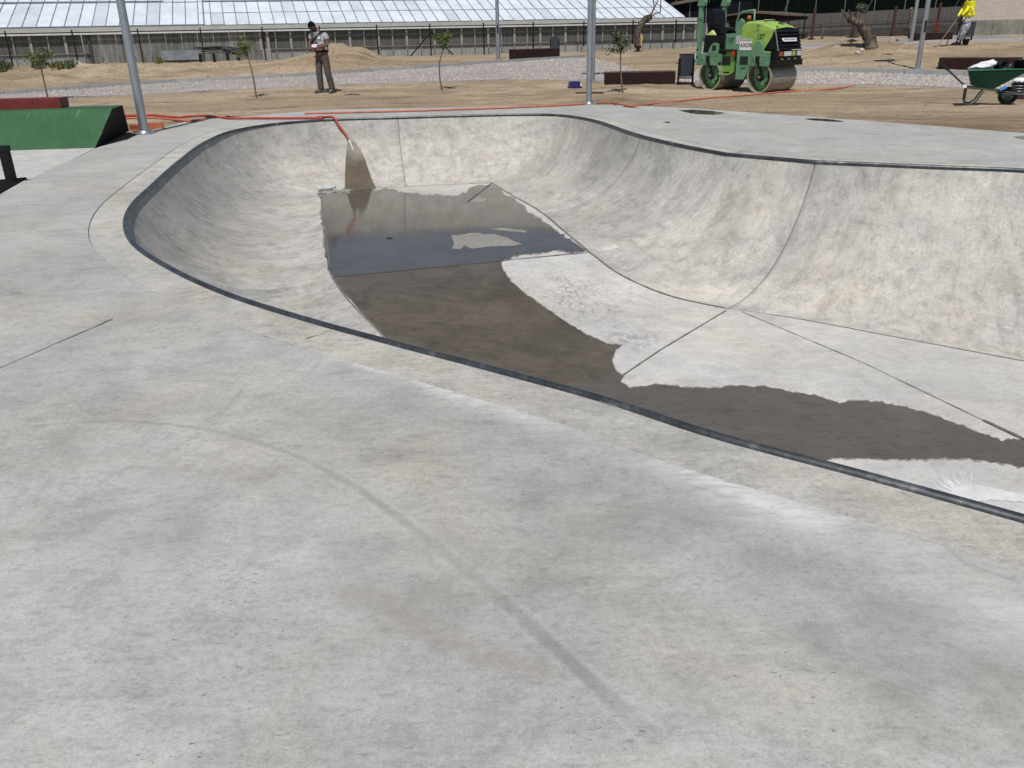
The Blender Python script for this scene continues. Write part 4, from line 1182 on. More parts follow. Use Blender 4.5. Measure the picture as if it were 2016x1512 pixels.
def slope_box(x0, x1, s0, s1, h0, h1):
    vs = []
    for h in (h0, h1):
        for x, s in ((x0, s0), (x1, s0), (x1, s1), (x0, s1)): vs.append(tuple(Vector((x, 0, 0))+sl_d*s+sn*h))
    return MB().add(vs, [(0, 3, 2, 1), (4, 5, 6, 7), (0, 1, 5, 4), (1, 2, 6, 5), (2, 3, 7, 6), (3, 0, 4, 7)])
pane1 = slope_box(.022, PW-.022, .02, ROWL-.02, .0, .012).mesh('pane'); pane1.materials.append(M_pane)
pane2 = slope_box(.022, PW-.022, .02, 2*ROWL-.05, .0, .012).mesh('pane'); pane2.materials.append(M_pane)
bar = slope_box(-.02, .02, 0, 9.5, -.03, .035).mesh('glazing_bar'); bar.materials.append(M_bar)
clip = MB().box((0, 0, .05), (.05, .07, .03)).mesh('clip'); 
E0 = Vector((0, .0, EAVE))
cl_mb = MB()
for i in range(nC+1):
    x = X0+i*PW
    link(bar, 'glazing_bar', None, gh, E0+Vector((x, 0, 0)))
    for s in [ROWL*k*.5+random.uniform(-.1, .1) for k in range(1, 8)]:
        if random.random() < .7:
            p = E0+Vector((x, 0, 0))+sl_d*s+sn*.045; cl_mb.box(p, (.045, .07, .03))
    if i == nC: break
    left = x+PW*.5 < XB
    jig = lambda: Vector((0, 0, random.uniform(-.008, .012)))
    if left:
        link(pane2, 'pane', None, gh, E0+Vector((x, 0, 0))+jig()); link(pane2, 'pane', None, gh, E0+Vector((x, 0, 0))+sl_d*2*ROWL+jig())
    else:
        for r in range(4 if i < nC*.6 else 3): link(pane1, 'pane', None, gh, E0+Vector((x, 0, 0))+sl_d*(r*ROWL)+jig())
k = cl_mb.build('glass_clips', M_bar, gh); k['kind'] = 'stuff'
# sheeted upper roof and the far slope, beyond the frame
slope_box(X0, X1, 7.05, 9.5, -.02, .0).build('upper_roof', M_pane, gh, E0)
def purlin(x0, x1, s, th=.05, hh=.05, m=M_bar): slope_box(x0, x1, s-th/2, s+th/2, -.02, hh).build('purlin', m, gh, E0)
purlin(XB, X1, ROWL, .05, .03); purlin(XB, X1, 2*ROWL, .12, .07); purlin(X0, XB-1.9, 2*ROWL, .13, .08); purlin(XB-1.9, XB, 2*ROWL, .05, .03)
purlin(XB, X1, 3*ROWL, .05, .03); purlin(X0, XB, 0.02, .06, .04); slope_box(XB-.03, XB+.03, 0, 4*ROWL, 0, .06).build('purlin', M_bar, gh, E0)
slope_box(X1-.06, X1+.08, 0, 9.5, -.05, .05).build('gable_edge', M_pane, gh, E0)
yb = 9.5*math.cos(BETA); zr = EAVE+9.5*math.sin(BETA)
mb = MB(); mb.add([(X0, yb, zr), (X1, yb, zr), (X1, 2*yb, EAVE), (X0, 2*yb, EAVE)], [(0, 1, 2, 3)]); mb.build('back_roof', M_pane, gh)
mb = MB(); mb.prism([(0, -.6), (0, EAVE), (yb, zr), (2*yb, EAVE), (2*yb, -.6)], X1-.04, X1, 'YZ'); mb.build('gable_wall', M_pd, gh)
# gutter and fascia
def fbox(name, x0, x1, z0, z1, y0, y1, m): return MB().box(((x0+x1)/2, (y0+y1)/2, (z0+z1)/2), (x1-x0, y1-y0, z1-z0)).build(name, m, gh)
fbox('gutter', X0, X1+.8, EAVE-.20, EAVE-.02, -.16, .02, M_gutter)
fbox('fascia', X0, X1+.8, EAVE-.33, EAVE-.26, -.22, -.14, M_gutw)
fbox('soffit', X0, X1, EAVE-.255, EAVE-.205, -.03, .03, M_rail)
RZ = .42
# corrugated panels
def corrm(wd, h, name, m, pitch=.075, amp=.012):
    n = int(wd/pitch*2); vs = []
    for i in range(n+1):
        x = wd*i/n; yv = amp if i % 2 else -amp
        vs += [(x, yv, 0), (x, yv, h)]
    me = bpy.data.meshes.new(name); me.from_pydata(vs, [], [(2*i, 2*i+2, 2*i+3, 2*i+1) for i in range(n)]); me.materials.append(m); return me
PP = .745
hz = EAVE-.33-RZ-.04
pu = corrm(PP-.05, hz, 'side_panel', M_pd); plo = corrm(PP-.02, RZ+.5, 'base_panel', M_pb); pst = corrm(PP*.98, EAVE-.33+.5, 'stained_panel', M_pl, .06, .018)
bigp = MB().box((0, 0, hz/2), (.12, .06, hz+.04)).mesh('wall_post'); bigp.materials.append(M_post)
thinp = MB().box((0, 0, hz/2), (.045, .05, hz+.04)).mesh('wall_post'); thinp.materials.append(M_post)
xs0 = ghl(173, 60)[0]; xs1 = ghl(523, 60)[0]; xbig = ghl(855, 70)[0]
x = xbig-PP*2*40; i = 0
while x < X0: x += PP; i += 1
while x < X1-.1:
    w1 = min(PP, X1-x)
    inst = xs0 < x+PP/2 < xs1
    if inst: link(pst, 'side_panel', None, gh, (x+.01, random.uniform(.0, .03), -.5))
    else:
        link(pu, 'side_panel', None, gh, (x+.025, .04, RZ+.04)); link(plo, 'base_panel', None, gh, (x+.01, .0, -.5))
        link(bigp if i % 2 == 0 else thinp, 'wall_post', None, gh, (x, 0., RZ+.02))
    x += PP; i += 1
for a, c in ((X0, xs0), (xs1, X1)): fbox('sill_rail', a, c, RZ-.03, RZ+.025, -.06, .02, M_rail)
fbox('post', xs1-.03, xs1+.12, -.3, EAVE-.33, -.07, .0, M_post); fbox('post', xs0-.1, xs0, -.3, EAVE-.33, -.07, .0, M_rail)
fbox('patch_sheet', ghl(318, 110)[0], ghl(398, 110)[0], .05, .5, -.06, -.04, mat('galvanised_patch', (.25, .28, .31), .45, metal=.3, var=.35, sc=3))
# wall continues to the right of the roof, behind the roller
for k in range(4): link(pu, 'side_panel', None, gh, (X1+.05+k*PP, .04, RZ+.04)); link(plo, 'base_panel', None, gh, (X1+.05+k*PP, 0, -.5)); link(bigp, 'wall_post', None, gh, (X1+.05+k*PP, 0, RZ+.02))
fbox('sill_rail', X1, X1+3, RZ-.03, RZ+.025, -.06, .02, M_rail)

# wire fence in front
fx = [16, 147, 276, 399, 520, 632, 744, 848, 953, 1050, 1149, 1245, 1329]
fnc = thing('wire_fence', GH, 'thin dark wire fence with slim posts in front of the greenhouse', 'fence', gh.rotation_euler.z)
OFF = -1.3; fxs = []
def fl(px, py): a, z = ghl(px, py, OFF); return a, z
for px in fx:
    a, _ = fl(px, 90); fxs.append(a); wp = GH+gdir*a+gback*OFF; z0 = gz(wp.x, wp.y)-.45
    MB().box((a, OFF, (z0-.1+EAVE-.12)/2), (.06, .06, EAVE-.12-z0+.1)).build('fence_post', M_iron, fnc)
    if px in (1245, 1329, 1149): MB().box((a+.08, OFF, z0+.12), (.42, .3, .36)).build('concrete_footing', M_conc, fnc)
x0, x1 = fxs[0]-4, fxs[-1]+2
for z in (.35, .85, 1.3): MB().tube([(x0, OFF, z), (x1, OFF, z)], .0025, 4).build('wire', M_iron, fnc)
a = fl(848, 60)[0]
for s in (-1, 1): MB().tube([(a, OFF, EAVE-.5), (a+s*1.15, OFF, -.05)], .035, 6).build('brace', M_iron, fnc)

# ------------------------------------------------------------------ RIGHT BACKGROUND
def wallplane(pa, da, pb, db, name, label, cat, z0, z1, thick, m, part='wall'):
    a, b = D(*pa, da), D(*pb, db); d = Vector((b.x-a.x, b.y-a.y, 0)); L = d.length
    t = thing(name, (a.x, a.y, 0), label, cat, math.atan2(d.y, d.x))
    MB().box((L/2, thick/2, (z0+z1)/2), (L, thick, z1-z0)).build(part, m, t)
    return t, L
t, L = wallplane((1300, 30), 66, (1990, 20), 60, 'net_house', 'tall black windbreak net enclosure behind the grey sheet fence', 'net house', 0, 7.5, .2, M_net, 'net_wall')
mb = MB()
for k in range(12): MB().tube([(1.2+k*L/12, -.08, 0), (1.2+k*L/12, -.08, 7.5)], .03, 5).build('upright', M_galv, t)
for k in range(4): MB().tube([(3+k*L/4.2, -.1, 1.5), (5.2+k*L/4.2, -.1, 7)], .018, 4).build('stay_wire', M_galv, t)
# navy tarp shed
a = D(1346, 34, 58); t = thing('tarp_shed', (a.x, a.y, a.z), 'low shed with dark navy sheeting right of the greenhouse gable', 'shed', .1)
MB().box((2.0, 1.0, .2), (6.5, .1, 1.5)).build('sheeting', M_navy, t)
for k in range(5): MB().box((-.5+k*1.2, .93, .2), (.05, .03, 1.5)).build('upright', M_gpan, t)
mb = MB(); mb.add([(-1.4, .6, .75), (2.9, .6, 1.35), (2.9, 2.2, 1.45), (-1.4, 2.2, .85)], [(0, 1, 2, 3)]); mb.add([(-1.4, .6, .68), (2.9, .6, 1.28), (2.9, .6, 1.35), (-1.4, .6, .75)], [(0, 1, 2, 3)]); mb.build('roof', M_canopy, t)
a = D(1300, 8, 80); t = thing('far_building', (a.x, a.y, 0), 'pale far building with grey cladding just above the greenhouse end', 'building', .05)
MB().box((3.5, 2, 3), (11, 4, 6)).build('wall', M_beige, t)
MB().box((-.3, -.06, 3), (1.6, .1, 6)).build('cladding', M_gpan, t); MB().box((4.2, -.06, 3), (4.2, .1, 6)).build('cladding', M_gpan, t)
# grey sheet fence
pa, pb = D(1572, 74, 60), D(1893, 60, 52.5)
d = Vector((pb.x-pa.x, pb.y-pa.y, 0)); LF = d.length; rz = math.atan2(d.y, d.x)
t = thing('sheet_fence', (pa.x, pa.y, 0), 'grey corrugated sheet fence on a dark plinth below the black net', 'fence', rz)
za, zb_ = D(1572, 29, 60).z, D(1893, 12.5, 52.5).z; ba, bb = pa.z, pb.z
np_ = 14
for k in range(-3, np_):
    u0_, u1_ = k/np_, (k+1)/np_
    lt = lambda u: za+(zb_-za)*u; lb = lambda u: ba+(bb-ba)*u
    n = 14; vs = []
    for i in range(n+1):
        u = u0_+(u1_-u0_)*(i/n)*.985; x = u*LF; vs += [(x, .02 if i % 2 else -.02, lb(u)+.35), (x, .02 if i % 2 else -.02, lt(u))]
    me = bpy.data.meshes.new('fence_panel'); me.from_pydata(vs, [], [(2*i, 2*i+2, 2*i+3, 2*i+1) for i in range(n)]); link(me, 'fence_panel', M_fencep, t)
    vs = [(u0_*LF, -.06, lb(u0_)-.6), (u1_*LF, -.06, lb(u1_)-.6), (u1_*LF, -.06, lb(u1_)+.38), (u0_*LF, -.06, lb(u0_)+.38), (u0_*LF, .1, lb(u0_)-.6), (u1_*LF, .1, lb(u1_)-.6), (u1_*LF, .1, lb(u1_)+.38), (u0_*LF, .1, lb(u0_)+.38)]
    mb = MB(); mb.add(vs, [(0, 1, 2, 3), (4, 5, 6, 7), (3, 2, 6, 7)]); mb.build('plinth', M_dkconc, t)
for hh in (.75, ):
    mb = MB(); mb.tube([(-3, -.08, ba+hh), (LF, -.08, bb+hh)], .02, 5); mb.build('rail', M_rail, t)
# dark red posts
for k, (px, y0_, y1_, lb_) in enumerate([(1600, 77, 14, 'left of the leaning olive stump'), (1681, 72, 22, 'directly behind the leaning olive stump'), (1758, 70, 12, 'beside the short iron railing'), (1845, 61, 5, 'left of the worker in yellow')]):
    b = D(px-2 if k else px-2, y0_, 50); b.z = max(b.z, 0); h = topz(b, y1_)
    t = thing('fence_post', (b.x, b.y, b.z-.2), 'dark red square post in front of the grey fence, '+lb_, 'post', 0, 'dark red posts along the grey fence')
    MB().box((0, 0, h/2+.1), (.13, .13, h+.2)).build('shaft', M_redpost, t); MB().box((0, 0, .21), (.34, .3, .05)).build('foot_plate', M_redpost, t)
a = D(1759, 70, 50.5); b = D(1783, 69, 50.5); t = thing('iron_railing', (a.x, a.y, a.z), 'short dark iron railing between the red post and the crooked trunk', 'railing')
L = (b-a).length
for z in (.06, .40): MB().box((L/2, 0, z), (L, .03, .03)).build('rail', M_redpost, t)
for k in range(7): MB().box((L*k/6, 0, .22), (.03, .03, .40)).build('bar', M_redpost, t)
# canopy behind the roller
a = D(1418, 34, 55); b = D(1588, 32, 52); t = thing('lean_to_canopy', (a.x, a.y, 0), 'low curved brown canopy on dark posts behind the roller', 'canopy', math.atan2(b.y-a.y, b.x-a.x))
L = math.hypot(b.x-a.x, b.y-a.y); zt = lambda px, py: D(px, py, 53).z
pr = [(0, zt(1418, 30)), (L*.3, zt(1475, 22)), (L*.55, zt(1520, 24)), (L*.8, zt(1560, 28)), (L, zt(1590, 29))]
mb = MB()
for (x0, z0), (x1, z1) in zip(pr, pr[1:]): mb.add([(x0, 0, z0), (x1, 0, z1), (x1, 0, z1-.1), (x0, 0, z0-.1), (x0, 3, z0+.05), (x1, 3, z1+.05)], [(0, 1, 2, 3), (0, 1, 5, 4)])
mb.build('roof_sheet', M_canopy, t)
mb = MB()
mb.prism([(x, z-.10) for x, z in pr]+[(L, pr[-1][1]-.25), (L*.75, pr[3][1]-.42), (L*.4, pr[1][1]-.75), (0, pr[0][1]-.5)], .3, .35); mb.build('shade_cloth', mat('dark_brown_cloth', (.018, .012, .010), .9), t)
for u in (.02, .22, .42, .62, .8, .98): MB().box((L*u, .1, zt(1500, 28)/2), (.07, .07, zt(1500, 28))).build('post', M_iron, t)
MB().box((L/2, .1, zt(1500, 40)), (L, .05, .05)).build('rail', M_iron, t)
# brick building
a = D(1893, 62, 52); b = D(2150, 70, 47); d = Vector((b.x-a.x, b.y-a.y, 0)); L = d.length
t = thing('brick_building', (a.x, a.y, 0), 'pale brick building on a stained concrete plinth at the right edge', 'building', math.atan2(d.y, d.x))
zs = (D(1893, 40, 52).z+D(2016, 38, 49.6).z)/2; zbm = min(a.z, b.z)-1.2
MB().box((L/2, 1.5, (zs+7)/2), (L, 3, 7-zs)).build('brick_wall', M_bw, t)
for k in range(4): MB().box((L*(k+.5)/4, 1.46, (zs+zbm)/2), (L/4-.03, 3.0, zs-zbm)).build('plinth_panel', M_conc, t)
a = D(1903, 26, 50); t = thing('white_board', (a.x, a.y, a.z-.0), 'white board on a dark post behind the worker in yellow', 'board', -.1)
MB().box((0, 0, -.1), (.3, .04, .75)).build('panel', M_white, t); MB().box((.18, 0, -.5), (.06, .06, 1.6)).build('post', M_redpost, t)

# ------------------------------------------------------------------ WEEDS, RODS, BITS
def weeds(px, py, rpx, hpx, n, m, label, sd, name='weed_clump', cat='weeds'):
    b = Wg(px, py); w_ = proj(b)[2]; s_ = w_/FL; rnd = random.Random(sd); vs, fs = [], []
    for _ in range(n):
        x, y = rnd.gauss(0, rpx*s_*.45), rnd.gauss(0, .18); h = hpx*s_*rnd.uniform(.3, 1.); k = len(vs)
        lx = rnd.uniform(-.3, .3)*h; wd = rnd.uniform(.015, .04)
        for q in range(3):
            f = q/2; vs += [(x+lx*f*f-wd*(1-f*.7), y, h*f), (x+lx*f*f+wd*(1-f*.7), y+.01, h*f)]
        fs += [(k, k+1, k+3, k+2), (k+2, k+3, k+5, k+4)]
        for _ in range(3):
            f = rnd.uniform(.3, 1); c = Vector((x+lx*f*f, y, h*f)); a = Vector((rnd.uniform(-1, 1), rnd.uniform(-1, 1), rnd.uniform(-.2, .8))).normalized()*.07; bb_ = Vector((a.y, -a.x, .3*a.z))*.35; k = len(vs)
            vs += [tuple(c), tuple(c+a*.5+bb_), tuple(c+a), tuple(c+a*.5-bb_)]; fs.append((k, k+1, k+2, k+3))
    me = bpy.data.meshes.new(name); me.from_pydata(vs, [], fs); o = link(me, name, m, None, b-Vector((0, 0, .03))); return tag(o, label, cat, 'weeds along the greenhouse')
weeds(1127, 97, 17, 17, 160, M_weed, 'yellow green bush by the greenhouse right of the far bench', 1, 'bush', 'bush')
weeds(1112, 97, 6, 10, 40, M_weed, 'small weed tuft between the far litter bin and the yellow green bush', 2)
weeds(80, 131, 16, 14, 110, M_leafo, 'grey green weeds behind the leftmost sapling crown', 3)
weeds(118, 131, 16, 12, 110, M_weed, 'pale weeds below the greenhouse wall left of the stained sheets', 4)
weeds(140, 131, 10, 15, 80, M_leafo, 'taller grey weeds beside the second fence post from the left', 5)
weeds(6, 138, 14, 22, 110, M_leafd, 'dark weeds at the left edge under the greenhouse wall', 6)
weeds(315, 124, 7, 13, 45, M_weed, 'small green weed in front of the galvanised patch', 7)
weeds(1680, 74, 16, 9, 80, M_leafo, 'scrubby weeds at the foot of the grey fence behind the olive stump', 8)
weeds(1580, 76, 12, 12, 80, M_leafo, 'weeds by the canopy post right of the roller hood', 9)
weeds(1880, 60, 12, 12, 70, M_leafo, 'dry weeds beyond the worker in yellow', 10)
weeds(855, 108, 8, 10, 30, M_stem, 'dry twigs by the tripod fence post', 12)
# bundle of rods
b = Wg(435, 121); b.z += .0; w_ = proj(b)[2]; s_ = w_/FL
t = thing('rod_pile', b, 'pile of dark metal rods on short trestles by the greenhouse', 'rod pile', .12)
for k in range(16):
    x0_ = random.uniform(-50, -30)*s_; z = random.uniform(.32, .62); x1_ = random.uniform(25, 48)*s_
    MB().tube([(x0_, random.uniform(-.2, .2), z+random.uniform(-.05, .05)), (0, random.uniform(-.2, .2), z+random.uniform(0, .08)), (x1_, random.uniform(-.2, .2), z-random.uniform(0, .25))], .018, 5).build('rod', M_slate, t)
for u in (-38, -12, 14, 34): MB().box((u*s_, 0, .17), (.06, .4, .36)).build('trestle', M_iron, t)
# blue crate
b = Wg(1131, 173); t = thing('blue_crate', b, 'dark blue plastic crate upside down on the dirt left of the lamp post', 'crate', .05); s_ = proj(b)[2]/FL
MB().box((0, 0, .085), (24*s_, .30, .165), taper=.86).build('crate_body', M_blue, t); MB().box((0, 0, .012), (27*s_, .34, .025)).build('rim', M_blue, t)
MB().box((11*s_, -.12, .09), (.03, .08, .07)).build('sticker', M_white, t)
# rubble
M_rubble = mat('pale_rubble', (.52, .47, .40), .9, var=.2)
for k, (px, py, r, lb_) in enumerate([(1696, 101, .11, 'pale rock at the foot of the leaning olive stump, upper one'), (1689, 106, .10, 'pale rock at the foot of the leaning olive stump, lower one'), (1756, 76, .10, 'pale stone in front of the iron railing'), (1203, 95, .16, 'pale rock on the bank in front of the greenhouse'), (1670, 73, .12, 'whitish rock by the plinth of the grey fence'), (1298, 91, .10, 'pale stone on the bank right of the pruned trunk'), (990, 97, .14, 'sandy lump beside the far lamp post'), (752, 141, .04, 'white scrap right of the dirt heap')]):
    b = Wg(px, py); mb = MB(); mb.blob((0, 0, r*.4), r, 1, .5, (1.2, .9, .7)); tag(mb.build('rock', M_rubble, None, b), lb_, 'rock', 'loose rocks')
b = Wg(708, 163); mb = MB()
for k in range(6): mb.box((-.25+k*.1+random.uniform(-.03, .03), random.uniform(-.05, .05), .02), (.07, .04, .03), random.random()*3)
tag(mb.build('litter', M_cloth, None, b), 'white and dark scraps of litter on the dirt right of the bowing man', 'litter')
for px, py, L_, rz, lb_ in ((693, 188, .45, .05, 'dark stick on the dirt right of the bowing man'), (1680, 82, .35, .5, 'small dark stick on the far kerb near the olive stump'), (1748, 108, .4, -.6, 'dark root sticking out of the dirt island')):
    b = Wg(px, py); tag(MB().tube([(-L_/2, 0, .015), (0, .02, .03), (L_/2, 0, .012)], [.012, .016, .008], 5).build('stick', M_bark, None, b, ), lb_, 'stick').rotation_euler = (0, 0, rz)

# ------------------------------------------------------------------ HOSES
def hosepts(P, r, n=6, z=None, bv=None):
    o = []
    for px, py in P:
        if bv: q = hit(bv, px, py, r)
        else:
            g0 = G(px, py, r)
            if in_poly(g0.x, g0.y, DKs): q = g0
            else: q = Wg(px, py)+Vector((0, 0, r*.9))
        o.append(q)
    # Catmull-Rom
    out = []
    for i in range(len(o)-1):
        p0, p1, p2, p3 = o[max(0, i-1)], o[i], o[i+1], o[min(len(o)-1, i+2)]
        for k in range(n):
            t = k/n; out.append(.5*((2*p1)+(p2-p0)*t+(2*p0-5*p1+4*p2-p3)*t*t+(3*p1-p0-3*p2+p3)*t**3))
    out.append(o[-1])
    for q in out:
        zz = gz(q.x, q.y) if not in_poly(q.x, q.y, DKs) else 0.
    return out
h1 = hosepts([(246, 231), (300, 229), (345, 233), (400, 230), (450, 232.5), (500, 232.6), (560, 232.6), (610, 232.4), (636, 232.6)], .028)
ei = min(range(NL), key=lambda i: abs(proj(CL[i])[0]-652) if CL[i].y > 14 else 1e9); edge = [CL[ei]-Vector((.28, 0, 0))+OUT[ei]*.10+Vector((0, 0, .035)), CL[ei]+OUT[ei]*.03+Vector((0, 0, .05)), CL[ei]-OUT[ei]*.05+Vector((.06, 0, .02))]
wpts = [hit(BA, *q, off=.035) for q in [(666, 248), (674, 257), (681, 266.5), (687, 277)]]
mb = MB(); mb.tube(h1+edge+wpts, .023, 8); tag(mb.build('hose', M_hose, None), 'red garden hose hanging over the bowl edge and pouring water', 'hose')
mb = MB(); mb.tube([wpts[-1], wpts[-1]+(wpts[-1]-wpts[-2]).normalized()*.18+Vector((0, 0, -.06))], [.02, .012], 6); tag(mb.build('water_jet', mat('falling_water', (.7, .7, .68), .1), None), 'short jet of water leaving the end of the red hose', 'water jet')
mb = MB(); mb.tube(hosepts([(246, 235), (290, 233.5), (330, 236), (370, 238), (400, 235.5)], .022), .024, 7); tag(mb.build('hose', M_hose2, None), 'faded orange hose lying on the dirt behind the lamp post', 'hose')
mb = MB(); mb.tube(hosepts([(600, 223.5), (618, 223), (700, 221), (800, 218.5), (900, 215.5), (1000, 212), (1100, 207.5), (1150, 204.5), (1200, 203.5), (1240, 208), (1285, 206), (1340, 200), (1400, 194), (1480, 188), (1560, 181), (1620, 178), (1665, 173), (1700, 165), (1716, 161), (1728, 162)], .02), .019, 7); tag(mb.build('hose', M_hose2, None), 'long orange red hose along the far deck edge passing in front of the roller', 'hose')
mb = MB(); mb.tube(hosepts([(1800, 165), (1825, 163), (1870, 161.5), (1910, 160), (2016, 157)], .02), .02, 6); tag(mb.build('hose', M_hose2, None), 'thin pinkish hose on the gravel left of the wheelbarrow', 'hose')
mb = MB(); mb.tube(hosepts([(1995, 141), (2010, 141), (2040, 143)], .02), .025, 6); tag(mb.build('hose', M_hose2, None), 'piece of orange hose beside the right end of the steel bench', 'hose')
# plastic bottle
b = hit(BA, 641, 376, 0); t = thing('plastic_bottle', b+Vector((0, 0, .05)), 'crumpled clear plastic bottle at the back corner of the bowl floor', 'bottle', .35)
MB().lathe([(.0, -.14), (.04, -.135), (.046, -.09), (.036, -.05), (.046, 0), (.040, .05), (.046, .08), (.03, .12), (.014, .15), (.014, .17), (0, .17)], 12, axis='X').build('bottle_body', M_clear, t)
MB().lathe([(.0, .168), (.016, .17), (.016, .19), (0, .192)], 10, axis='X').build('cap', M_blue, t)

# ------------------------------------------------------------------ ROLLER
RB = Wg(1491, 183.5); RBr = Wg(1392, 178)
hd = math.atan2(-.806, .592)
ex = Vector((math.cos(hd), math.sin(hd), 0)); ey = Vector((-ex.y, ex.x, 0))
WB = 1.66; RD = .355
# origin: on the ground beneath rear drum centre; near faces at y=-.5
rg = gz(RB.x, RB.y); nearf = Vector((RB.x, RB.y, rg)); org = nearf - ex*WB + ey*.5
sc_r = 1.0
t = thing('road_roller', org, 'bright green tandem road roller with steel drums parked on the dirt', 'road roller', hd)
def DR(x, label=None):
    mb = MB(); R = RD
    mb.lathe([(R, -.5), (R, .5)], 56, axis='Y', c=(x, 0, R)); mb.lathe([(R-.025, .5), (R-.025, -.5)], 56, axis='Y', c=(x, 0, R))
    d = mb.build('drum', M_drum, t)
    mb = MB()
    for y in (-.5, .5): mb.lathe([(R, y), (R-.028, y)], 56, axis='Y', smooth=False, c=(x, 0, R))
    mb.build('drum_rim', mat('pale_drum_rim', (.34, .36, .26), .6), d)
    mb = MB(); mb.lathe([(R-.026, -.30), (.03, -.32)], 40, axis='Y', c=(x, 0, R)); mb.lathe([(R-.026, .30), (.03, .32)], 40, axis='Y', c=(x, 0, R)); mb.build('drum_disc', M_grn, d)
XR = .12
for x in (XR, WB):
    DR(x)
    for sy in (-1, 1):
        y0_ = sy*.43
        # fork plate: upper housing and lower arm reaching to the hub
        up_ = [(x-.34, .62), (x+.25, .62), (x+.25, .90), (x+.25, 1.12), (x+.12, 1.14), (x+.03, 1.08), (x-.06, .90), (x-.34, .88)] if x < 1 else [(x-.26, .62), (x+.28, .62), (x+.28, .92), (x+.10, .93), (x+.06, 1.08), (x-.02, 1.17), (x-.16, 1.17), (x-.22, 1.0)]
        MB().prism(up_, sy*.50, sy*.56).build('fork_plate', M_teal, t)
        MB().prism([(x-.22, .66), (x+.20, .66), (x+.20, .30), (x+.10, .18), (x-.12, .18), (x-.18, .30)], sy*.40, sy*.43).build('fork_arm', M_teal, t)
        mb = MB(); mb.lathe([(0, sy*.50), (.075, sy*.50), (.085, sy*.45), (.085, sy*.40)], 16, axis='Y', c=(x, 0, RD)); mb.build('hub', M_iron, t)
        mb = MB(); mb.lathe([(0, sy*.515), (.04, sy*.515), (.04, sy*.50)], 12, axis='Y', c=(x, 0, RD)); mb.build('hub_cap', mat('hub_grease', (.16, .10, .08), .5), t)
        MB().tube([(x-.02, sy*.585, .84), (x-.02, sy*.59, .74), (x+.0, sy*.55, .66), (x+.04, sy*.50, .50), (x+.03, sy*.48, .40)], [.05, .045, .035, .03, .03], 8).build('hydraulic_hose', M_rub, t)
        for bx in (-.14, .14):
            for bz in (.24, .56): MB().lathe([(0, sy*.437), (.018, sy*.437), (.018, sy*.42)], 8, axis='Y', c=(x+bx, 0, bz)).build('bolt', M_iron, t)
        for k in range(5): MB().box((x+(.2 if k > 1 else -.2)+random.uniform(-.05, .05), sy*.5615, .76+random.uniform(-.06, .1)), (.03, .003, .02), 0).build('paint_chip', M_iron, t)
# rear fork window and frame
MB().box((.26, -.5605, 1.02), (.12, .008, .12)).build('fork_window', M_ink, t)
# rear body under the seat, black
MB().prism([(-.22, .90), (.30, .90), (.36, .86), (.52, .86), (.52, 1.30), (-.18, 1.32)], -.42, .42).build('rear_body', M_hood, t)
MB().box((.06, 0, .78), (.70, 1.0, .20)).build('rear_frame', M_teal, t)
# middle frame with tank, step
MB().prism([(.18, .62), (.33, .46), (.78, .46), (.78, 1.02), (.12, 1.02), (.12, .90)], -.40, .40).build('centre_frame', M_grn, t)
MB().box((.55, -.405, .72), (.26, .012, .20)).build('frame_opening', M_ink, t)
MB().lathe([(.10, -.44), (.10, -.40), (0.08, -.40)], 16, axis='Y', c=(.30, 0, .90)).build('filler_ring', M_grn, t)
MB().tube([(.36, -.42, .46), (.42, -.5, .40), (.72, -.5, .40), (.78, -.42, .46)], .022, 6).build('step', M_grn, t)
MB().box((.80, -.44, .90), (.07, .05, .10)).build('red_reflector', M_redl, t)
MB().prism([(.95, .30), (1.20, .30), (1.36, .55), (1.36, .98), (.95, 1.0)], -.50, .50).build('tank', M_teal, t)
for k in range(6): MB().box((1.17, -.503, .66+k*.03), (.22, .008, .012)).build('vent_slat', M_ink, t)
MB().box((1.17, -.4985, .735), (.26, .003, .21)).build('vent', mat('dark_teal_paint', (.06, .14, .09), .5), t)
# floor box with number
MB().prism([(.48, .98), (.82, .98), (.78, 1.36), (.48, 1.34)], -.42, .10).build('side_box', M_teal, t)
MB().box((.62, -.1, .96), (.6, .7, .05)).build('floor_plate', M_rub, t)
# steering console and handrail
MB().prism([(.78, .9), (.97, .9), (.97, 1.60), (.88, 1.68), (.78, 1.55)], -.40, -.30).build('console', M_teal, t)
MB().prism([(.80, .9), (.96, .9), (.96, 1.60), (.82, 1.58)], -.30, .35).build('console', M_hood, t)
MB().tube([(.74, -.36, 1.40), (.75, -.36, 1.62), (.80, -.36, 1.76), (.90, -.36, 1.83), (1.24, -.34, 1.86), (1.25, -.34, 1.62)], .026, 8).build('handrail', M_teal, t)
MB().lathe([(0, 0), (.05, 0), (.05, .12), (0, .13)], 10, c=(.98, -.2, 1.62)).build('beacon', M_orange, t)
MB().box((.88, -.405, 1.20), (.16, .01, .20)).build('notice_plate', mat('grey_plate', (.45, .47, .48), .4), t)
mb = MB(); mb.tube([(.60+.17*math.cos(a), .17*math.sin(a), 1.62+.06*math.cos(a)) for a in [k*PI/10 for k in range(21)]], .016, 6); mb.tube([(.62, 0, 1.62), (.84, 0, 1.45)], .025, 6); mb.build('steering_wheel', M_rub, t)
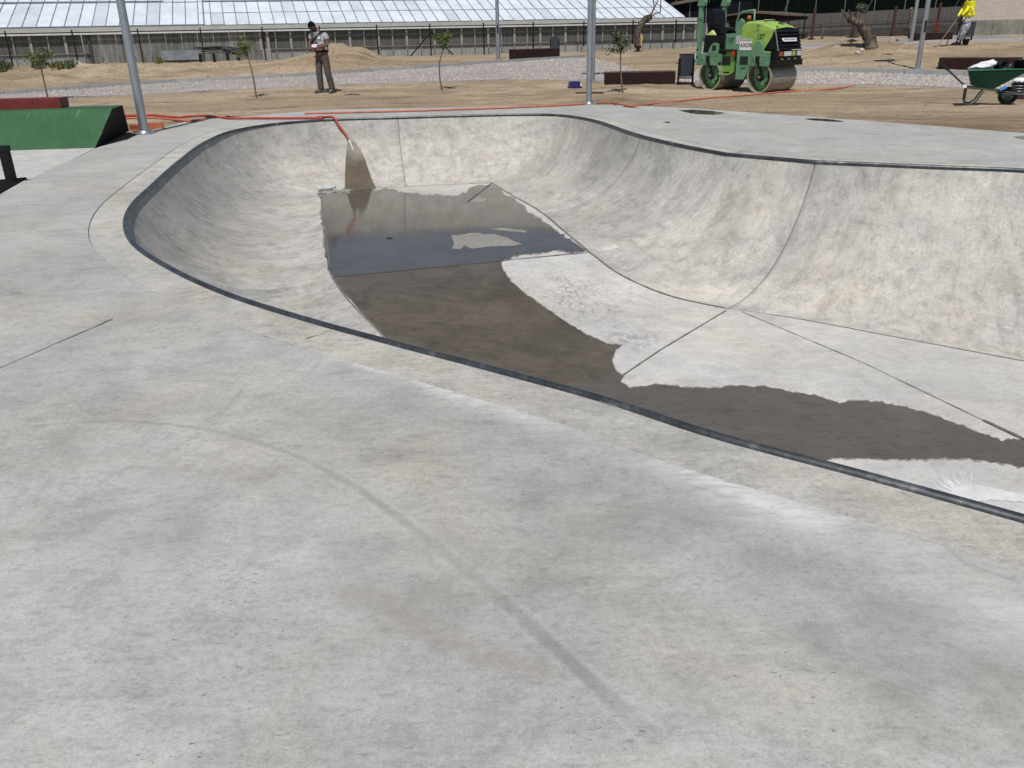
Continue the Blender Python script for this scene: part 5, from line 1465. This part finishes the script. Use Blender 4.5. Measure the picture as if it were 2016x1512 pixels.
# seat
MB().prism([(-.18, 1.32), (.34, 1.34), (.38, 1.42), (.34, 1.48), (-.05, 1.50), (-.18, 1.46)], -.24, .24).build('seat_cushion', M_vinyl, t)
MB().prism([(-.26, 1.36), (-.08, 1.40), (-.09, 1.66), (-.14, 1.88), (-.22, 1.92), (-.30, 1.85), (-.32, 1.55)], -.22, .22).build('seat_back', M_vinyl, t)
MB().tube([(-.16, -.26, 1.52), (.06, -.28, 1.58), (.22, -.28, 1.56)], .03, 6).build('armrest', M_vinyl, t)
MB().prism([(-.12, 1.32), (.12, 1.32), (.02, 1.43)], -.42, -.34).build('yellow_marker', mat('pale_yellow_green', (.55, .70, .20), .5), t)
# roll-over frame
for sy in (-1, 1):
    y = sy*.44
    MB().box((-.34, y, 1.30), (.10, .085, 1.40)).build('rollbar_post', M_teal, t)
    MB().prism([(-.43, 2.0), (-.23, 2.0), (-.21, 2.08), (-.26, 2.26), (-.36, 2.26)], y-.06, y+.06).build('hinge', M_teal, t)
    MB().box((-.29, y, 2.50), (.085, .085, .5)).build('rollbar_post', M_teal, t)
    MB().tube([(-.44, y*1.02, 1.68), (-.28, y*1.12, 1.68)], .014, 6).build('pin', M_iron, t)
    for z in (.80, .98): MB().lathe([(0, y-.047), (.028, y-.047), (.028, y-.03)], 10, axis='Y', c=(-.35, 0, z)).build('bolt', M_iron, t)
MB().box((-.31, 0, 2.80), (.085, .965, .085)).build('rollbar_top', M_teal, t)
# hood
prof = [(.96, 1.02), (.97, 1.20), (1.02, 1.56), (1.12, 1.63), (1.35, 1.645), (1.6, 1.61), (1.93, 1.47), (1.97, 1.42), (1.66, .98), (1.55, .98)]
mb = MB()
def hoodsec(x, zt_, w1, w2, z0, zb_): return [(x, -w1, z0), (x, -w1, zb_), (x, -w1+.015, zt_-.05), (x, -w2, zt_-.015), (x, 0, zt_+.012), (x, w2, zt_-.015), (x, w1-.015, zt_-.05), (x, w1, zb_), (x, w1, z0)]
secs = [hoodsec(.96, 1.50, .43, .36, .95, 1.25), hoodsec(1.00, 1.58, .44, .36, .95, 1.3), hoodsec(1.08, 1.62, .44, .36, .95, 1.35), hoodsec(1.38, 1.62, .44, .36, .95, 1.4), hoodsec(1.66, 1.56, .44, .37, .95, 1.4), hoodsec(1.96, 1.46, .42, .38, 1.40, 1.41)]
vs = [v for s_ in secs for v in s_]; n = 9
mb.add(vs, [(i*n+k, i*n+k+1, (i+1)*n+k+1, (i+1)*n+k) for i in range(len(secs)-1) for k in range(n-1)], False)
mb.add(secs[0], [tuple(range(9))]); mb.build('hood', M_lime, t)
for k in range(4): MB().tube([(1.04+k*.11, -.437, 1.48), (1.02+k*.11, -.452, 1.40), (1.0+k*.11, -.452, 1.18), (1.0+k*.11, -.438, 1.10)], .013, 6).build('louvre', M_lime, t)
# black nose with overlapping slats
sl5 = 6
A0 = Vector((1.965, 0, 1.44)); A1 = Vector((2.10, 0, .98))
MB().prism([(1.66, .99), (1.95, 1.43), (2.08, .99)], -.425, .425).build('nose_side', M_hood, t)
for k in range(sl5):
    p = A0.lerp(A1, k/sl5); q_ = A0.lerp(A1, (k+1)/sl5)
    mb = MB(); mb.add([(p.x-.01, -.43, p.z), (p.x-.01, .43, p.z), (q_.x+.03, .44, q_.z), (q_.x+.03, -.44, q_.z), (q_.x-.02, .44, q_.z), (q_.x-.02, -.44, q_.z)], [(0, 1, 2, 3), (3, 2, 4, 5)]); mb.build('grille_slat', M_hood, t)
MB().tube([(1.955, -.435, 1.44), (2.095, -.44, .98)], .012, 5).build('nose_trim', mat('grey_trim', (.25, .26, .27), .4), t)
pn = (A1-A0).normalized(); nn_ = Vector((-pn.z, 0, pn.x)).normalized()
if nn_.x < 0: nn_ = -nn_
cpt = A0.lerp(A1, .55)+nn_*.045
mb = MB(); w2_ = .30
for sx in (1,):
    P5 = [(-.34, 0), (-.30, .045), (-.27, .035), (.22, .035), (.22, -.045), (-.27, -.045), (-.30, -.03)]
    mm = basis(cpt+Vector((0, .02, 0)), (0, 1, 0), nn_); mb.X = mm; mb.prism([(x*1., y) for x, y in P5], 0, .006, 'XY')
mb.build('nose_sticker', M_white, t)
mb = MB(); mb.X = mm
for k in range(16):
    if k != 6: mb.box((-.25+k*.028, .0, .008), (.013, .022+.01*(k % 3), .003))
k_ = mb.build('sticker_print', M_ink, t)
mb = MB(); mb.X = basis((1.42, -.02, 1.638), (0, 1, 0), (.06, 0, 1)); mb.prism([(-.22, -.07), (-.10, .07), (.20, .07), (.20, -.04)], 0, .005, 'XY'); mb.build('top_sticker', mat('pale_green_sticker', (.62, .74, .52), .5), t)
MB().lathe([(0, 0), (.075, 0), (.075, -.02)], 18, c=(1.74, .06, 1.575)).build('filler_cap', M_ink, t)
for y in (-.33, .33): MB().box((1.93, y, 1.492), (.04, .05, .02)).build('lifting_eye', M_ink, t)
# front light bar and bumper
MB().box((1.90, 0, .86), (.42, .92, .18)).build('light_bar', M_hood, t)
MB().box((1.78, -.5, .85), (.26, .10, .20)).build('side_bracket', M_lime, t)
for y, m_ in ((-.36, M_orange), (-.16, M_lens), (-.04, M_lens), (.13, M_lime), (.34, M_lens)):
    MB().box((2.125, y, .89), (.03, .10 if m_ is not M_lens else .13, .10)).build('headlight', m_, t)
MB().box((1.98, 0, .72), (.30, 1.0, .09)).build('bumper', M_iron, t)
for y in (-.3, -.05, .2): MB().box((2.13, y, .77), (.04, .08, .03), .3).build('bracket', mat('brass_fitting', (.3, .26, .12), .4, metal=.4), t)
MB().box((2.0, 0, .65), (.26, 1.02, .05)).build('scraper', M_rub, t)
# writing
MB().box((1.19, -.505, 1.10), (.36, .008, .26)).build('name_plate', M_white, t)
MB().box((1.19, -.5095, 1.20), (.36, .003, .05)).build('name_plate_band', mat('grey_band', (.35, .36, .37), .5), t)
text('AXOR', .128, 'lettering', M_ink, t, basis((1.205, -.511, 1.08), (1, 0, 0), (0, -1, 0)), extr=.003)
text('127', .15, 'number', M_ink, t, basis((1.55, -.445, 1.27), (1, 0, .05), (0, -1, 0)), .25, extr=.006)
text('127', .14, 'number', M_ink, t, basis((.64, -.425, 1.20), (1, 0, 0), (0, -1, 0)), .2, extr=.003)
text('AV23', .07, 'lettering', M_ink, t, basis((1.16, -.504, .56), (1, 0, 0), (0, -1, 0)), extr=.003)
for z in (1.42, 1.52):
    for k in range(2): MB().box((1.44+k*.05, -.446, z), (.02, .006, .03)).build('warning_mark', M_ink, t)

# ------------------------------------------------------------------ WHEELBARROW
b = W(1985, 207); b.z = gz(b.x, b.y); wB = proj(b)[2]; sB = wB/FL
t = thing('wheelbarrow', b, 'green wheelbarrow loaded with a sack, pots and tools on the dirt', 'wheelbarrow', -.42)
def wx(px): return (px-1985)*sB*1.08
def wz(py): return (207-py)*sB*1.06
mb = MB()
top = [(wx(1909), -.28), (wx(2010), -.16), (wx(2010), .16), (wx(1909), .28)]; bot = [(wx(1918), -.20), (wx(1952), -.17), (wx(1952), .17), (wx(1918), .20)]
zt_ = [wz(146), wz(144), wz(144), wz(146)]
vt = [(x, y, z) for (x, y), z in zip(top, zt_)]; zb2 = [wz(172), wz(180), wz(180), wz(172)]; vb = [(x, y, z) for (x, y), z in zip(bot, zb2)]
vi = [((x-wx(1950))*.95+wx(1950), y*.94, z) for x, y, z in vt]
mb.add(vt+vb, [(0, 1, 5, 4), (1, 2, 6, 5), (2, 3, 7, 6), (3, 0, 4, 7), (4, 5, 6, 7)]); mb.build('tray', M_tub, t)
MB().tube(vt+[vt[0]], .014, 6).build('tray_rim', mat('rim_green', (.03, .16, .09), .4), t)
for y in (-.27, .27):
    MB().tube([(wx(1862), y*1.15, wz(137)), (wx(1874), y*1.12, wz(144)), (wx(1905), y*.95, wz(171)), (wx(1915), y*.8, wz(176)), (wx(1960), y*.55, wz(181)), (wx(2005), y*.3, wz(188))], .017, 8).build('frame_tube', M_frame, t)
    MB().tube([(wx(1859), y*1.16, wz(134.5)), (wx(1875), y*1.12, wz(144.5))], .024, 8).build('grip', M_rub, t)
    MB().tube([(wx(1911), y*.8, wz(176)), (wx(1911), y*.85, wz(198)), (wx(1914), y*.85, wz(205)), (wx(1922), y*.85, wz(205.5)), (wx(1930), y*.85, wz(200)), (wx(1936), y*.8, wz(188)), (wx(1940), y*.7, wz(182))], .016, 8).build('leg', M_frame, t)
    MB().tube([(wx(1962), y*.5, wz(186)), (wx(2008), y*.32, wz(189))], .014, 6).build('axle_bar', M_frame, t)
    MB().tube([(wx(1983), y*.4, wz(170)), (wx(1998), y*.3, wz(188))], .012, 6).build('strut', M_frame, t)
MB().box((wx(1907), -.29, wz(173)), (.07, .05, .06), 0).build('tape', M_bag, t)
WR = 17*sB
mb = MB(); mb.lathe([(WR-.07, -.045), (WR-.02, -.05), (WR, -.02), (WR, .02), (WR-.02, .05), (WR-.07, .045)], 28, axis='Y', c=(wx(1981), 0, WR)); wh = mb.build('tyre', M_rub, t)
mb = MB(); mb.lathe([(WR-.07, -.045), (.06, -.03), (.03, -.06), (0, -.06)], 20, axis='Y', c=(wx(1981), 0, WR)); mb.lathe([(WR-.07, .045), (.06, .03), (0, .06)], 20, axis='Y', c=(wx(1981), 0, WR)); mb.build('wheel_rim', mat('dark_green_rim', (.02, .05, .035), .5), wh)
MB().box((wx(1970), -.17, wz(177)), (.12, .02, .05), R=Matrix.Rotation(-.5, 3, 'Y')).build('blue_tag', mat('sky_blue_plastic', (.05, .25, .6), .5), t)
Rw = Matrix.Rotation(-.42, 4, 'Z')
def onb(px, py, y=0.): v = Rw @ Vector((wx(px), y, wz(py))); return b+v
c = onb(1934, 139); mb = MB(); mb.blob((0, 0, 0), .20, 3, .35, (1.25, .75, .40)); o = mb.build('sack', M_bag, None, c); o.rotation_euler = (0, -.25, -.42); tag(o, 'crumpled white sack lying in the wheelbarrow', 'sack')
def pot(c, r0_, r1_, h, label, rot=(0, 0, 0), m=M_blkpl):
    t2 = thing('plant_pot', c, label, 'pot', 0, 'black plastic pots'); t2.rotation_euler = rot
    mb = MB(); mb.lathe([(0, 0), (r0_, 0), (r1_, h), (r1_+.008, h), (r1_+.008, h-.02), (r1_-.006, h-.0), (r0_-.006, .01), (0, .01)], 20); mb.build('pot_wall', m, t2)
    mb = MB(); mb.tube([((r1_+.006)*math.cos(a), (r1_+.006)*math.sin(a), h) for a in [k*PI/10 for k in range(21)]], .008, 5); mb.build('rim', m, t2); return t2
pot(onb(1990, 147), .08, .105, .19, 'black plastic pot with a white sticker standing in the wheelbarrow')
MB().box(tuple(onb(1987, 138, -.10)-Vector((0, .02, 0))), (.03, .01, .035)).build('price_sticker', M_white, bpy.data.objects['plant_pot'] if False else None) if False else None
pot(onb(1956, 141, .09), .07, .085, .2, 'black pot lying on its side in the wheelbarrow with its dark mouth facing out', (PI/2-.1, 0, .1))
pot(onb(1953, 139, .02), .05, .06, .12, 'small black pot nested by the sack in the wheelbarrow', (PI/2-.3, 0, .5))
c = onb(1970, 142); o = MB().box((0, 0, 0), (.20, .03, .03), R=Matrix.Rotation(-.6, 3, 'Y')).build('trowel', M_galv, None, c); tag(o, 'pale metal hand tool among the pots in the wheelbarrow', 'tool')
# bucket with white lid behind the wheel
b2 = W(2003, 188); b2.z = gz(b2.x, b2.y); s2 = proj(b2)[2]/FL
t = thing('bucket', b2, 'black bucket heaped with white plastic behind the barrow wheel', 'bucket')
mb = MB(); mb.lathe([(0, 0), (9*s2, 0), (13*s2, 25*s2), (13.6*s2, 25*s2), (13.6*s2, 27*s2)], 22); mb.build('bucket_wall', M_blkpl, t)
for k in range(3): MB().tube([((10.6+k)*s2*math.cos(a), (10.6+k)*s2*math.sin(a), (11+k*5)*s2) for a in [q*PI/10 for q in range(21)]], .008, 5).build('bucket_ring', M_galv, t)
mb = MB(); mb.blob((0, 0, 30*s2), 13.5*s2, 2, .25, (1, 1, .42)); mb.build('white_plastic', M_bag, t)
b2 = W(2010, 192); o = MB().box((0, 0, .05), (.28, .14, .1), .2).build('brick', M_redpost, None, Vector((b2.x, b2.y, gz(b2.x, b2.y)))); tag(o, 'dark reddish brick at the right edge behind the barrow', 'brick')
b2 = W(1893, 64); b2.z = gz(b2.x, b2.y)
# pots near the worker
PW2 = W(1888, 88)
def nearw(px, py, dy=0.): w_ = proj(PW2)[2]; p = D(px, py, w_); p.y += dy; return p
s3 = proj(PW2)[2]/FL
c = nearw(1903, 87, .1); c.z = gz(c.x, c.y); pot(c, 5*s3, 6.8*s3, 11*s3, 'black plastic pot on the ground behind the worker in yellow')
c = nearw(1880, 60, 1.5); pot(Vector((c.x, c.y, c.z)), 4*s3, 5.5*s3, 14*s3, 'orange plastic pot on the far bench beside the worker in yellow', m=M_terra)['group'] = 'pots by the worker'

# ------------------------------------------------------------------ PEOPLE
def skin(nodes, edges, root, name, m, parent, sub=2):
    me = bpy.data.meshes.new(name); keys = list(nodes); ix = {k: i for i, k in enumerate(keys)}
    me.from_pydata([nodes[k][0] for k in keys], [(ix[a], ix[b]) for a, b in edges], [])
    o = bpy.data.objects.new('tmp', me); COL.objects.link(o)
    md_ = o.modifiers.new('s', 'SKIN'); md_.use_smooth_shade = True; md_.branch_smoothing = .4
    for k in keys:
        r = nodes[k][1]; r = (r, r) if not isinstance(r, tuple) else r
        me.skin_vertices[0].data[ix[k]].radius = r; me.skin_vertices[0].data[ix[k]].use_root = (k == root)
    s_ = o.modifiers.new('u', 'SUBSURF'); s_.levels = sub; s_.render_levels = sub
    dg = bpy.context.evaluated_depsgraph_get(); me2 = bpy.data.meshes.new_from_object(o.evaluated_get(dg)); bpy.data.objects.remove(o)
    me2.materials.clear(); me2.name = name; return me2
def join_mesh(lst, name):
    bm = bmesh.new()
    for me in lst: bm.from_mesh(me)
    me = bpy.data.meshes.new(name); bm.to_mesh(me); bm.free(); me.polygons.foreach_set('use_smooth', [True]*len(me.polygons)); return me
def handmesh(wr, dirv, palm, sc=1.):
    # five curled fingers rooted inside the palm
    d = Vector(dirv).normalized(); n = Vector(palm); n = (n-d*n.dot(d)).normalized(); s = d.cross(n); W0 = Vector(wr); out = []
    mb = MB(); mb.X = Matrix.Translation(W0+d*.045) @ Matrix((s, d, n)).transposed().to_4x4(); mb.blob((0, 0, 0), .045, 2, 0, (.95, 1.05, .42)); out.append(mb.mesh('palm'))
    for k, (u, L) in enumerate(((-.032, .062), (-.011, .074), (.011, .070), (.031, .055))):
        p = W0+d*.075+s*u; pts = [p, p+d*L*.45+n*.008, p+d*L*.75+n*L*.3, p+d*L*.8+n*L*.62]
        out.append(MB().tube(pts, [.0095, .009, .008, .006], 6).mesh('f'))
    p = W0+d*.03-s*.038; out.append(MB().tube([p, p-s*.02+d*.025+n*.012, p-s*.012+d*.055+n*.03], [.012, .011, .008], 6).mesh('f'))
    return out
def headmesh(c, face, tilt, r=.10):
    # head with brow, nose, chin and ears; face direction horizontal angle, tilt = bow
    mb = MB(); R = Matrix.Rotation(face, 4, 'Z') @ Matrix.Rotation(tilt, 4, 'X'); mb.X = Matrix.Translation(Vector(c)) @ R
    bm = bmesh.new(); bmesh.ops.create_icosphere(bm, subdivisions=3, radius=1); vs = []
    for v in bm.verts:
        x, y, z = v.co; x *= .76; y *= .92; z *= 1.12
        if z < 0: x *= 1-.28*(-z); y = y*(1-.12*(-z))
        if y < 0 and abs(x) < .16 and -.35 < z < .12: y -= .20*(1-abs(x)/.16)*(1 if z < -.1 else .5)
        if y < -.3 and .05 < z < .25 and .15 < abs(x) < .45: y += .07
        if y < -.3 and z < -.85: y -= .06
        vs.append((x*r, y*r, z*r))
    fs = [tuple(v.index for v in f.verts) for f in bm.faces]; bm.free(); mb.add(vs, fs, True)
    for s in (-1, 1): mb.blob((s*.078*r/.1, .012, -.005), .022, 1, 0, (.4, .8, 1.2))
    h = mb.mesh('h')
    fc = MB(); fc.X = mb.X
    hair = MB(); hair.X = Matrix.Translation(Vector(c)) @ R
    bm = bmesh.new(); bmesh.ops.create_icosphere(bm, subdivisions=3, radius=1); vs = {}; idx_ = []
    for v in bm.verts:
        x, y, z = v.co; k = 1.06+.03*noise.noise(v.co*4); vs[v.index] = (x*.80*r*k, (y*.94+.05)*r*k, (z*1.14+.03)*r*k)
    keep = [f for f in bm.faces if (f.calc_center_median().z > .28 or f.calc_center_median().y > .25 and f.calc_center_median().z > -.55)]
    ids = sorted({v.index for f in keep for v in f.verts}); mp = {a: i for i, a in enumerate(ids)}
    hair.add([vs[i] for i in ids], [tuple(mp[v.index] for v in f.verts) for f in keep], True); bm.free()
    eyes = MB(); eyes.X = mb.X
    for s in (-1, 1): eyes.blob((s*.033*r/.1, -.082*r/.1, .010*r/.1), .010, 1)
    eyes.box((0, -.089*r/.1, -.055*r/.1), (.045*r/.1, .006, .008))
    return h, hair.mesh('hair'), eyes.mesh('face_features')

# person one : bowing his head, lifting the hem of his shirt
pb = W(641, 181); pb.z = gz(pb.x, pb.y); s1 = proj(pb)[2]/FL
HS = 1.72/1.70*(127*s1)/1.70*1.0
t = thing('person', pb, 'man in grey T-shirt and olive trousers bowing his head and lifting his shirt', 'person', -.2)
t.scale = (HS, HS, HS)
body = {'pel': ((.0, 0, .93), (.15, .11)), 'bel': ((-.01, -.01, 1.06), (.15, .115)), 'che': ((-.03, .0, 1.28), (.165, .115)), 'up': ((-.05, .0, 1.40), (.12, .09)), 'nk': ((-.08, -.04, 1.48), .055), 'hd': ((-.12, -.09, 1.55), .06),
        'shL': ((-.21, .0, 1.41), .058), 'elL': ((-.275, -.06, 1.16), .043), 'wrL': ((-.19, -.24, 1.13), .030),
        'shR': ((.13, .0, 1.40), .058), 'elR': ((.21, -.06, 1.15), .045), 'wrR': ((.02, -.24, 1.10), .031),
        'hL': ((-.10, 0, .88), .10), 'kL': ((-.11, -.03, .50), .062), 'aL': ((-.125, .02, .10), .042),
        'hR': ((.10, 0, .88), .10), 'kR': ((.12, -.02, .50), .062), 'aR': ((.165, .06, .10), .042)}
eb = [('pel', 'bel'), ('bel', 'che'), ('che', 'up'), ('up', 'nk'), ('nk', 'hd'), ('up', 'shL'), ('shL', 'elL'), ('elL', 'wrL'), ('up', 'shR'), ('shR', 'elR'), ('elR', 'wrR'), ('pel', 'hL'), ('hL', 'kL'), ('kL', 'aL'), ('pel', 'hR'), ('hR', 'kR'), ('kR', 'aR')]
bm1 = skin(body, eb, 'pel', 'b', M_skin, t)
hm, hr_, ey_ = headmesh((-.14, -.13, 1.585), -.25, .55, .108)
hands = handmesh((-.19, -.24, 1.13), (.6, -.35, -.25), (.3, .2, -1), 1.)+handmesh((.02, -.24, 1.10), (-.9, -.25, -.05), (0, .2, -1), 1.)
link(join_mesh([bm1, hm]+hands, 'body'), 'body', M_skin, t)
link(hr_, 'hair', M_hair, t); link(ey_, 'face_features', M_hair, t)
sh = {'bel': ((.0, .01, 1.17), (.178, .135)), 'che': ((-.03, .0, 1.30), (.185, .135)), 'up': ((-.04, .0, 1.40), (.14, .10)), 'nk': ((-.065, -.01, 1.455), .065),
      'sL': ((-.21, .0, 1.415), .075), 'eL': ((-.25, -.03, 1.27), .075), 'sR': ((.14, .0, 1.405), .075), 'eR': ((.20, -.03, 1.25), .078)}
es = [('bel', 'che'), ('che', 'up'), ('up', 'nk'), ('up', 'sL'), ('sL', 'eL'), ('up', 'sR'), ('sR', 'eR')]
link(skin(sh, es, 'che', 'shirt', M_shirt, t), 'shirt', M_shirt, t)
sd_ = {'a': ((.10, .06, 1.17), (.09, .07)), 'b': ((.11, .07, 1.02), (.085, .06)), 'c': ((.10, .07, .95), (.08, .05))}
link(skin(sd_, [('a', 'b'), ('b', 'c')], 'a', 'shirt_side', M_shirt, t), 'shirt_tail', M_shirt, t)
mb = MB(); mb.blob((-.08, -.235, 1.13), .07, 2, .4, (1.2, .7, .7)); mb.build('gathered_hem', M_cloth, t)
mb = MB(); mb.tube([(-.18, -.155, 1.20), (-.06, -.165, 1.33), (.06, -.125, 1.445), (.10, .0, 1.48), (.06, .11, 1.40)], .016, 6); mb.build('strap', M_hair, t)
mb = MB(); mb.blob((-.10, -.125, 1.235), .09, 2, .1, (.8, .35, .8)); mb.build('shirt_print', M_shirt2, t)
mb = MB(); mb.lathe([(0, 0), (.035, 0), (.035, .008)], 14, axis='Y', c=(.03, -.150, 1.31)); mb.build('chest_logo', M_white, t)
tr = {'w': ((.0, 0, 1.01), (.172, .135)), 'pel': ((.0, 0, .91), (.17, .13)), 'hL': ((-.095, 0, .80), .108), 'kL': ((-.11, -.03, .50), .088), 'k2': ((-.115, -.01, .42), .088), 'aL': ((-.125, .02, .14), .085), 'fL': ((-.125, .02, .06), .092),
      'hR': ((.095, 0, .80), .108), 'kR': ((.12, -.02, .50), .088), 'k3': ((.13, 0, .42), .088), 'aR': ((.165, .06, .14), .085), 'fR': ((.167, .06, .06), .092)}
et = [('w', 'pel'), ('pel', 'hL'), ('hL', 'kL'), ('kL', 'k2'), ('k2', 'aL'), ('aL', 'fL'), ('aR', 'fR'), ('pel', 'hR'), ('hR', 'kR'), ('kR', 'k3'), ('k3', 'aR')]
link(skin(tr, et, 'pel', 'trousers', M_trous, t), 'trousers', M_trous, t)
MB().lathe([(.178, .985), (.180, 1.02)], 20).build('belt', M_hair, t)
for (x, y, a) in ((-.135, -.03, .45), (.17, .0, -.1)):
    mb = MB(); mb.X = Matrix.Translation((x, y, 0)) @ Matrix.Rotation(-a, 4, 'Z')
    mb.blob((0, -.05, .045), .10, 2, 0, (.52, 1.3, .5)); mb.blob((0, .04, .07), .06, 2, 0, (.8, .9, 1.1)); mb.box((0, -.045, .012), (.09, .26, .024)); mb.build('shoe', M_shoe, t)

# person two : yellow top, leaning away and hoeing, facing left
pb = W(1887, 87.5); pb.z = gz(pb.x, pb.y); s1 = proj(pb)[2]/FL
t = thing('person', pb, 'worker in bright yellow sweatshirt and paint-spattered grey trousers hoeing', 'person', 0.)
K = s1/8.4
def q2(cx, cy, y=0.): return ((cx-925)*K, y, (745-cy)*K)
body = {'pel': (q2(1000, 365), (.09, .09)), 'mid': (q2(1005, 270), (.10, .09)), 'che': (q2(995, 170, -.02), (.08, .08)), 'up': (q2(985, 100, -.05), (.07, .07)), 'nk': (q2(965, 45, -.06), .05), 'hd': (q2(940, 10, -.06), .05),
        'sL': (q2(975, 125, -.13), .04), 'eL': (q2(910, 225, -.21), .035), 'wL': (q2(845, 315, -.16), .03), 'sR': (q2(975, 125, .12), .04), 'eR': (q2(905, 235, .14), .035), 'wR': (q2(835, 335, .04), .03),
        'hL': (q2(985, 410, -.08), .07), 'kL': (q2(945, 545, -.10), .05), 'aL': (q2(925, 690, -.09), .042), 'hR': (q2(985, 410, .09), .07), 'kR': (q2(960, 545, .12), .05), 'aR': (q2(925, 680, .16), .042)}
eb = [('pel', 'mid'), ('mid', 'che'), ('che', 'up'), ('up', 'nk'), ('nk', 'hd'), ('up', 'sL'), ('sL', 'eL'), ('eL', 'wL'), ('up', 'sR'), ('sR', 'eR'), ('eR', 'wR'), ('pel', 'hL'), ('hL', 'kL'), ('kL', 'aL'), ('pel', 'hR'), ('hR', 'kR'), ('kR', 'aR')]
M_skin2 = mat('dark_gloved_skin', (.07, .04, .03), .6)
hm, hr_, ey_ = headmesh(q2(925, -12, -.06), -PI/2, .5, .105)
hands = handmesh(q2(845, 315, -.16), (-.6, .1, -.7), (.2, .9, 0))+handmesh(q2(835, 335, .04), (-.6, -.1, -.7), (.2, -.9, 0))
link(join_mesh([skin(body, eb, 'pel', 'b', M_skin2, t), hm]+hands, 'body'), 'body', M_skin2, t)
link(hr_, 'hair', M_hair, t); link(ey_, 'face_features', M_hair, t)
sh = {'pel': (q2(1005, 335), (.26, .20)), 'mid': (q2(1002, 250), (.24, .19)), 'che': (q2(995, 165, -.02), (.22, .19)), 'up': (q2(985, 98, -.04), (.13, .13)), 'nk': (q2(980, 68, -.05), .075),
      'sL': (q2(975, 120, -.16), .085), 'eL': (q2(915, 215, -.23), .07), 'wL': (q2(855, 295, -.18), .05), 'sR': (q2(975, 120, .14), .085), 'eR': (q2(910, 230, .14), .07), 'wR': (q2(850, 312, .06), .05)}
es = [('pel', 'mid'), ('mid', 'che'), ('che', 'up'), ('up', 'nk'), ('up', 'sL'), ('sL', 'eL'), ('eL', 'wL'), ('up', 'sR'), ('sR', 'eR'), ('eR', 'wR')]
link(skin(sh, es, 'che', 'sweatshirt', M_yel, t), 'sweatshirt', M_yel, t)
tr = {'top': (q2(1003, 300), (.14, .13)), 'pel': (q2(1000, 375), (.17, .15)), 'hL': (q2(985, 430, -.08), .17), 'kL': (q2(950, 545, -.10), .13), 'aL': (q2(928, 680, -.09), .09), 'hR': (q2(985, 430, .09), .13), 'kR': (q2(960, 545, .12), .10), 'aR': (q2(928, 675, .16), .07)}
et = [('top', 'pel'), ('pel', 'hL'), ('hL', 'kL'), ('kL', 'aL'), ('pel', 'hR'), ('hR', 'kR'), ('kR', 'aR')]
link(skin(tr, et, 'pel', 'trousers', M_pp, t), 'trousers', M_pp, t)
for x, y in (('a', -.09), ('b', .16)):
    mb = MB(); c0_ = q2(905, 735, y); mb.blob((c0_[0]-.03, y, .05), .11, 2, 0, (1.25, .5, .5)); mb.blob((c0_[0]+.04, y, .09), .06, 2, 0, (.9, .8, 1.2)); mb.build('shoe', M_shoe if False else M_rub, t)
v1, v2 = Vector(q2(800, 350, -.08)), Vector(q2(515, 710, -.3))
v0 = v1+(v1-v2).normalized()*.45
b0 = pb+v2; b0.z = gz(b0.x, b0.y)
t = thing('hoe', b0, 'long wooden-handled hoe held by the worker in yellow', 'hoe')
MB().tube([tuple(pb+v0-b0), (0, 0, .05)], .016, 7).build('handle', M_wood, t); MB().box((-.04, 0, .03), (.16, .16, .02), .3, Matrix.Rotation(.3, 3, 'Y')).build('blade', M_iron, t)
b0 = W(1862, 88.5); b0.z = gz(b0.x, b0.y)
t = thing('iron_tool', b0, 'flat dark iron tool with curved handle lying at the worker\'s feet', 'tool')
MB().box((0, 0, .02), (.5, .12, .03)).build('plate', M_iron, t); MB().tube([(.03, 0, .03), (.05, 0, .2), (.16, 0, .38)], .016, 6).build('handle', M_iron, t)

SC.render.engine = 'CYCLES'
print('objects', len(bpy.data.objects), 'tris', sum(len(o.data.polygons) for o in bpy.data.objects if o.type == 'MESH'))
